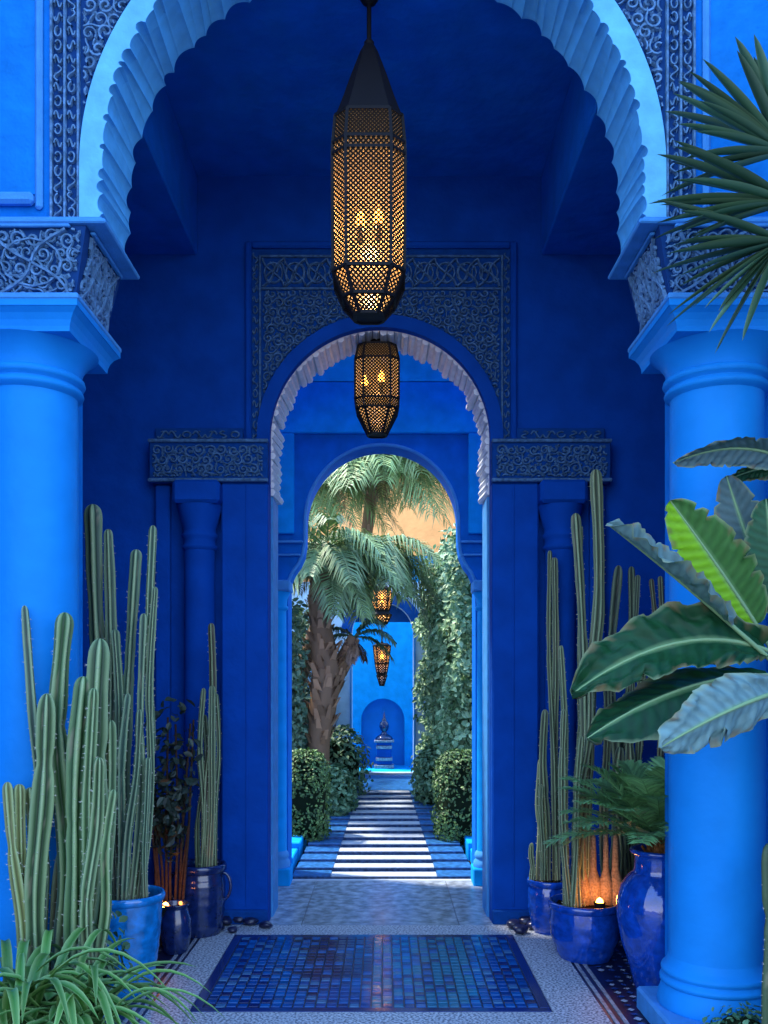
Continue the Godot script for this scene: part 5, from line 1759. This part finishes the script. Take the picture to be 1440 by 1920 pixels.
func right_plants() -> void:
	var grey := Color(0.085, 0.115, 0.06)
	var zA := 5.88
	pot("glazed_pot", "dark blue round pot with thin cacti beside the right inner pilaster", Vector3(at(1030, 0, zA).x, 0.004, -zA),
		ridged([[0.0, 0.0], [0.10, 0.0], [0.10, 0.0], [0.115, 0.03], [0.138, 0.16], [0.138, 0.26], [0.13, 0.30], [0.13, 0.30], [0.142, 0.31], [0.143, 0.335], [0.136, 0.345], [0.122, 0.342], [0.118, 0.30]], 0.0015, 5), M.glaze, 0.31, 0.12)
	cactus("column_cactus", "thin cacti of uneven height in the pot by the right pilaster", "columnar cacti", zA, [
		[1012, 1650, 1016, 1420, 20, 0.02], [1026, 1650, 1022, 1330, 18, 0.0], [997, 1650, 997, 1580, 13, -0.03], [1040, 1650, 1031, 1032, 11, 0.06], [1046, 1650, 1040, 1045, 15, 0.04], [1018, 1650, 1014, 1470, 12, -0.05]], grey, 41)
	var zB := 5.33
	pot("bowl_pot", "wide low blue glazed bowl pot in front of the right cacti", Vector3(at(1097, 0, zB).x, 0.004, -zB),
		ridged([[0.0, 0.0], [0.15, 0.0], [0.15, 0.0], [0.16, 0.02], [0.198, 0.12], [0.208, 0.22], [0.200, 0.285], [0.200, 0.285], [0.212, 0.295], [0.214, 0.32], [0.205, 0.332], [0.188, 0.33], [0.182, 0.28]], 0.002, 5), M.glaze, 0.295, 0.183)
	cactus("column_cactus", "tallest columnar cactus rising from the wide blue bowl", "columnar cacti", zB, [
		[1072, 1700, 1079, 962, 19, 0.04], [1080, 1700, 1088, 985, 11, 0.08], [1092, 1700, 1117, 880, 24, 0.02], [1100, 1700, 1123, 1062, 11, 0.07], [1062, 1700, 1052, 1210, 14, -0.02], [1068, 1700, 1058, 1330, 16, -0.06], [1084, 1700, 1106, 1240, 15, -0.08],
		[1074, 1702, 1090, 1380, 13, -0.12]], grey * 1.15, 43)
	cactus("column_cactus", "row of slim cacti behind the round jar, against the dark right wall", "columnar cacti", 5.7, [
		[1152, 1700, 1160, 1060, 22, 0.0], [1168, 1700, 1184, 1062, 16, 0.05], [1182, 1700, 1196, 1078, 13, 0.0], [1226, 1700, 1221, 1085, 11, 0.05, Color(0.10, 0.07, 0.05)], [1238, 1700, 1238, 1080, 11, 0.0, Color(0.08, 0.07, 0.05)],
		[1136, 1700, 1138, 1220, 18, -0.05], [1148, 1700, 1152, 1340, 20, -0.1], [1176, 1700, 1172, 1300, 22, -0.1], [1200, 1700, 1204, 1250, 18, -0.05], [1160, 1700, 1163, 1400, 20, -0.15]], Color(0.06, 0.10, 0.065), 47)
	# glowing swollen stems in the bowl
	var cx := thing("bottle_plant", "cluster of swollen stems lit orange at the back of the blue bowl", "plant", Vector3(0, 0, 0))
	for e in [[1112, 40], [1136, 34], [1154, 40], [1094, 26]]:
		var p := at(e[0], 1690, zB + 0.03 + (e[1] - 26) * 0.002)
		var r: float = e[1] * zB / F * 0.5
		var q := MB.new()
		q.lathe([[r * 0.5, 0.285], [r * 0.95, 0.31], [r, 0.36], [r * 0.9, 0.42], [r * 0.55, 0.47], [r * 0.34, 0.51], [r * 0.3, 0.60], [r * 0.25, 0.70], [0.0, 0.72]], Vector3(p.x, 0, p.z), 18)
		part("swollen_stem", q, M.swollen, cx)
	uplight("small warm uplight glowing before the swollen stems in the blue bowl", Vector3(at(1122, 0, zB - 0.09).x, 0.296, -zB + 0.12), 0.012)
	# big round jar and its cycad
	var zC := 4.78
	var jx: float = at(1239, 0, zC).x
	pot("round_jar", "big shiny cobalt blue jar with narrow collar beside the right column", Vector3(jx, 0.004, -zC),
		[[0.0, 0.0], [0.13, 0.0], [0.13, 0.0], [0.14, 0.02], [0.165, 0.12], [0.205, 0.25], [0.228, 0.38], [0.228, 0.46], [0.205, 0.54], [0.165, 0.595], [0.142, 0.612], [0.142, 0.612], [0.136, 0.63], [0.134, 0.69], [0.140, 0.705], [0.140, 0.705], [0.158, 0.715], [0.160, 0.728], [0.150, 0.736], [0.132, 0.732], [0.126, 0.70], [0.122, 0.66]], M.glaze, 0.68, 0.124)
	var cy := thing("cycad", "spiky cycad with orange brown crown base growing in the round jar", "cycad", Vector3(jx, 0.68, -zC))
	var cq := MB.new()
	cq.lathe([[0.06, 0.0], [0.075, 0.03], [0.072, 0.07], [0.05, 0.11], [0.02, 0.125], [0.0, 0.128]], Vector3.ZERO, 18)
	part("caudex", cq, M.caudex, cy)
	var g := RandomNumberGenerator.new()
	g.seed = 9
	for i in 30:
		var sc := MB.new()
		var az := g.randf() * TAU
		var yy := g.randf_range(0.02, 0.1)
		var rr := 0.072 - yy * 0.25
		var d := Vector3(cos(az), 0, sin(az))
		sc.bar(d * rr + Vector3(0, yy, 0), d * (rr + 0.035) + Vector3(0, yy + 0.045, 0), 0.014, 0.006)
		part("old_leaf_base", sc, M.caudex, cy)
	for i in 52:
		var az := TAU * i * 0.618
		var el := lerpf(0.05, 1.2, pow(i / 52.0, 0.8)) + g.randf_range(-0.08, 0.08)
		var l := g.randf_range(0.5, 0.66)
		var d := Vector3(cos(az) * cos(el), sin(el), sin(az) * cos(el))
		var a := Vector3(0, 0.10, 0) + Vector3(cos(az), 0, sin(az)) * 0.03
		var fq := MB.new()
		fq.tint = Color(0.16, 0.36, 0.13) * g.randf_range(0.7, 1.35)
		frond(fq, a, a + d * l * 0.6 + Vector3(0, 0.03, 0), a + d * l - Vector3(0, l * 0.22, 0), 44, 0.135, 0.015, 500 + i, 0.0055, 0.15)
		part("frond", fq, M.leaf, cy)
	big_leaves()
	fan_palm()
	# spiny cactus at the right edge and ground cover below it
	cactus("spiny_cactus", "dark cactus with white spines at the right edge beside the column", "", 3.72, [[1447, 2060, 1446, 1580, 58, 0.0], [1500, 2060, 1496, 1700, 50, 0.1]], Color(0.03, 0.07, 0.025), 61, 0.15)
	var gc := thing("low_plant", "low feathery green plant at the foot of the right column", "plant", Vector3(at(1390, 0, 3.85).x, 0, -3.85))
	var smp := func(h: RandomNumberGenerator) -> Array:
		var d := Vector3(h.randfn(), absf(h.randfn()), h.randfn()).normalized()
		return [Vector3(d.x * 0.2, d.y * 0.24, d.z * 0.14) * h.randf_range(0.5, 1.05), d]
	part("branches", lump(Vector3(0.14, 0.14, 0.1), 19, 0.05), M.core, gc)
	cloud("foliage", gc, M.leaf, 900, smp, 0.02, 0.045, Color(0.03, 0.12, 0.05), Color(0.16, 0.34, 0.16), 25)

func big_leaves() -> void:
	var o := thing("banana_plant", "large banana-like plant whose broad leaves cross the right column", "plant", Vector3.ZERO)
	var root := at(1520, 1240, 3.72)
	var st := MB.new()
	st.tint = Color(0.10, 0.17, 0.07)
	st.tube([Vector3(root.x + 0.06, 0, root.z), Vector3(root.x + 0.04, 0.9, root.z), Vector3(root.x + 0.01, root.y - 0.15, root.z), root, Vector3(root.x - 0.02, root.y + 0.16, root.z + 0.01)], [0.075, 0.06, 0.05, 0.04, 0.012], 14)
	part("stem", st, M.leaf_plain, o)
	var dark := Color(0.012, 0.065, 0.024)
	var mid := Color(0.03, 0.11, 0.045)
	var pale := Color(0.16, 0.28, 0.27)
	var backlit_lime := Color(0.20, 0.44, 0.012)  # backlight painted in: lime on one half, darker green on the other
	var P := func(x: float, y: float, d: float) -> Vector3: return at(x, y, d)
	# [midrib start, bend, tip], blade side direction, width, fold, colour, options
	var L := [
		[[P.call(1470, 1260, 3.70), P.call(1400, 1130, 3.62), P.call(1256, 938, 3.60)], Vector3(0.75, 0.6, 0.25), 0.27, 0.22, backlit_lime, {"stalk": 0.32, "wave": 0.02, "other": Color(0.06, 0.17, 0.04)}],
		[[P.call(1470, 1260, 3.62), P.call(1300, 1105, 3.50), P.call(1138, 982, 3.38)], Vector3(-0.45, 0.75, -0.4), 0.20, 0.45, pale * 0.8, {"stalk": 0.30, "curl": 0.3, "wave": 0.05}],
		[[P.call(1500, 1250, 3.85), P.call(1420, 1080, 3.80), P.call(1362, 892, 3.86)], Vector3(1, -0.1, 0.5), 0.23, 0.3, pale * 0.5, {"stalk": 0.3}],
		[[P.call(1500, 1240, 3.72), P.call(1455, 1120, 3.70), P.call(1436, 935, 3.72)], Vector3(1, 0, 0.4), 0.24, 0.3, mid, {"stalk": 0.3}],
		[[P.call(1490, 1245, 3.66), P.call(1300, 1130, 3.50), P.call(1072, 1302, 3.40)], Vector3(0.15, 0.85, -0.55), 0.31, 0.25, dark, {"stalk": 0.14, "wave": 0.085, "tear": 0.55}],
		[[P.call(1490, 1270, 3.60), P.call(1300, 1245, 3.42), P.call(1100, 1385, 3.34)], Vector3(0.1, 0.6, -0.8), 0.34, -0.3, dark * 0.85, {"stalk": 0.12, "wave": 0.04}],
		[[P.call(1490, 1290, 3.42), P.call(1390, 1310, 3.22), P.call(1238, 1402, 3.10)], Vector3(0.55, -0.75, -0.3), 0.24, 0.3, pale, {"stalk": 0.1, "wave": 0.05, "tear": 0.5}],
		[[P.call(1530, 900, 3.75), P.call(1420, 800, 3.68), P.call(1262, 868, 3.62)], Vector3(0.1, 0.7, 0.6), 0.15, 0.45, pale * 0.55, {"stalk": 0.15, "wave": 0.02}],
		[[P.call(1560, 1220, 3.72), P.call(1680, 1050, 3.7), P.call(1800, 1080, 3.6)], Vector3(0.3, 0.6, -0.5), 0.30, 0.25, mid, {"stalk": 0.2, "wave": 0.04}],
		[[P.call(1560, 1250, 3.68), P.call(1660, 1180, 3.5), P.call(1800, 1330, 3.4)], Vector3(0.3, 0.6, -0.5), 0.32, 0.25, dark, {"stalk": 0.2, "wave": 0.05}],
		[[P.call(1550, 1200, 3.76), P.call(1590, 1000, 3.85), P.call(1650, 830, 3.9)], Vector3(1, 0.2, 0.3), 0.26, 0.25, mid, {"stalk": 0.3, "wave": 0.03}],
		[[P.call(1530, 880, 3.9), P.call(1440, 860, 3.9), P.call(1362, 902, 3.9)], Vector3(0.1, 0.7, 0.6), 0.10, 0.3, dark, {"stalk": 0.1, "wave": 0.03}],
	]
	var k := 0
	for e in L:
		var b := blade(e[0], e[1], e[2], e[3], e[4], 200 + k, e[5])
		# stalk that runs back into the stem
		var s0: Vector3 = e[0][0]
		var foot := Vector3(root.x, clampf(s0.y - 0.25, root.y - 0.2, root.y + 0.1), root.z)
		b[1].tint = Color(0.16, 0.27, 0.10)
		b[1].tube([foot, foot.lerp(s0, 0.5) + Vector3(0, 0.03, 0), s0], [0.018, 0.014, 0.011], 8)
		var lo := part("leaf", b[0], M.leaf_big, o)
		part("midrib", b[1], M.leaf_plain, lo)
		k += 1

func fan_palm() -> void:
	var o := thing("fan_palm", "stiff fan palm reaching in from the upper right corner", "palm", Vector3.ZERO)
	var g := RandomNumberGenerator.new()
	g.seed = 404
	var tr := MB.new()
	var tx: float = at(1580, 0, 3.75).x
	trunk(tr, [Vector3(tx, 0, -3.75), Vector3(tx, 1.2, -3.75), Vector3(tx - 0.02, 2.4, -3.75), Vector3(tx, 3.35, -3.75)], [0.13, 0.11, 0.10, 0.09], 8)
	part("trunk", tr, M.leaf_plain, o)
	# each fan: hub, spread of blade directions on the picture side
	var fans := [[at(1470, 290, 3.72), 92.0, 200.0, 24, 0.50, 0.0], [at(1480, 385, 3.66), 145.0, 205.0, 16, 0.56, 0.1], [at(1465, 455, 3.6), 160.0, 245.0, 19, 0.50, 0.2], [at(1680, 300, 3.74), -30.0, 80.0, 20, 0.52, 0.0], [at(1690, 440, 3.66), -70.0, 20.0, 18, 0.5, 0.0], [at(1590, 180, 3.85), 45.0, 135.0, 18, 0.52, 0.0]]
	for f in fans:
		var hub: Vector3 = f[0]
		var pq := MB.new()
		pq.tint = Color(0.09, 0.15, 0.06)
		pq.tube([Vector3(tx - 0.01, 3.25, -3.75), (hub + Vector3(tx, 3.3, -3.75)) * 0.5, hub], [0.014, 0.012, 0.012], 8)
		var fo := part("fan_leaf", pq, M.leaf_plain, o)
		for i in f[3]:
			var an := deg_to_rad(lerpf(f[1], f[2], float(i) / (f[3] - 1)) + g.randf_range(-3, 3))
			var d := Vector3(cos(an), sin(an), g.randf_range(-0.15, 0.4)).normalized()
			var l: float = f[4] * g.randf_range(0.85, 1.12)
			var q := MB.new()
			var k := g.randf_range(0.6, 1.35)
			strap_leaf(q, hub, hub + d * l * 0.55, hub + d * l - Vector3(0, l * g.randf_range(0.0, 0.12), 0), g.randf_range(0.048, 0.068), Color(0.04, 0.12, 0.065) * k, Color(0.13, 0.23, 0.12) * k)
			part("blade", q, M.leaf, fo)

func _ready() -> void:
	rng.seed = 1
	set_camera_and_light()
	make_materials()
	plant_materials()
	floors()
	front_arcade()
	column("arch_column", "thick smooth blue column left of the arch, partly behind the front cacti", -1.642, -4.22)
	column("arch_column", "thick smooth blue column at the right, partly behind the broad banana leaves", 1.548, -4.22)
	room()
	second_arch()
	third_arch()
	garden_path()
	pavilion()
	lanterns()
	garden_plants()
	left_plants()
	right_plants()
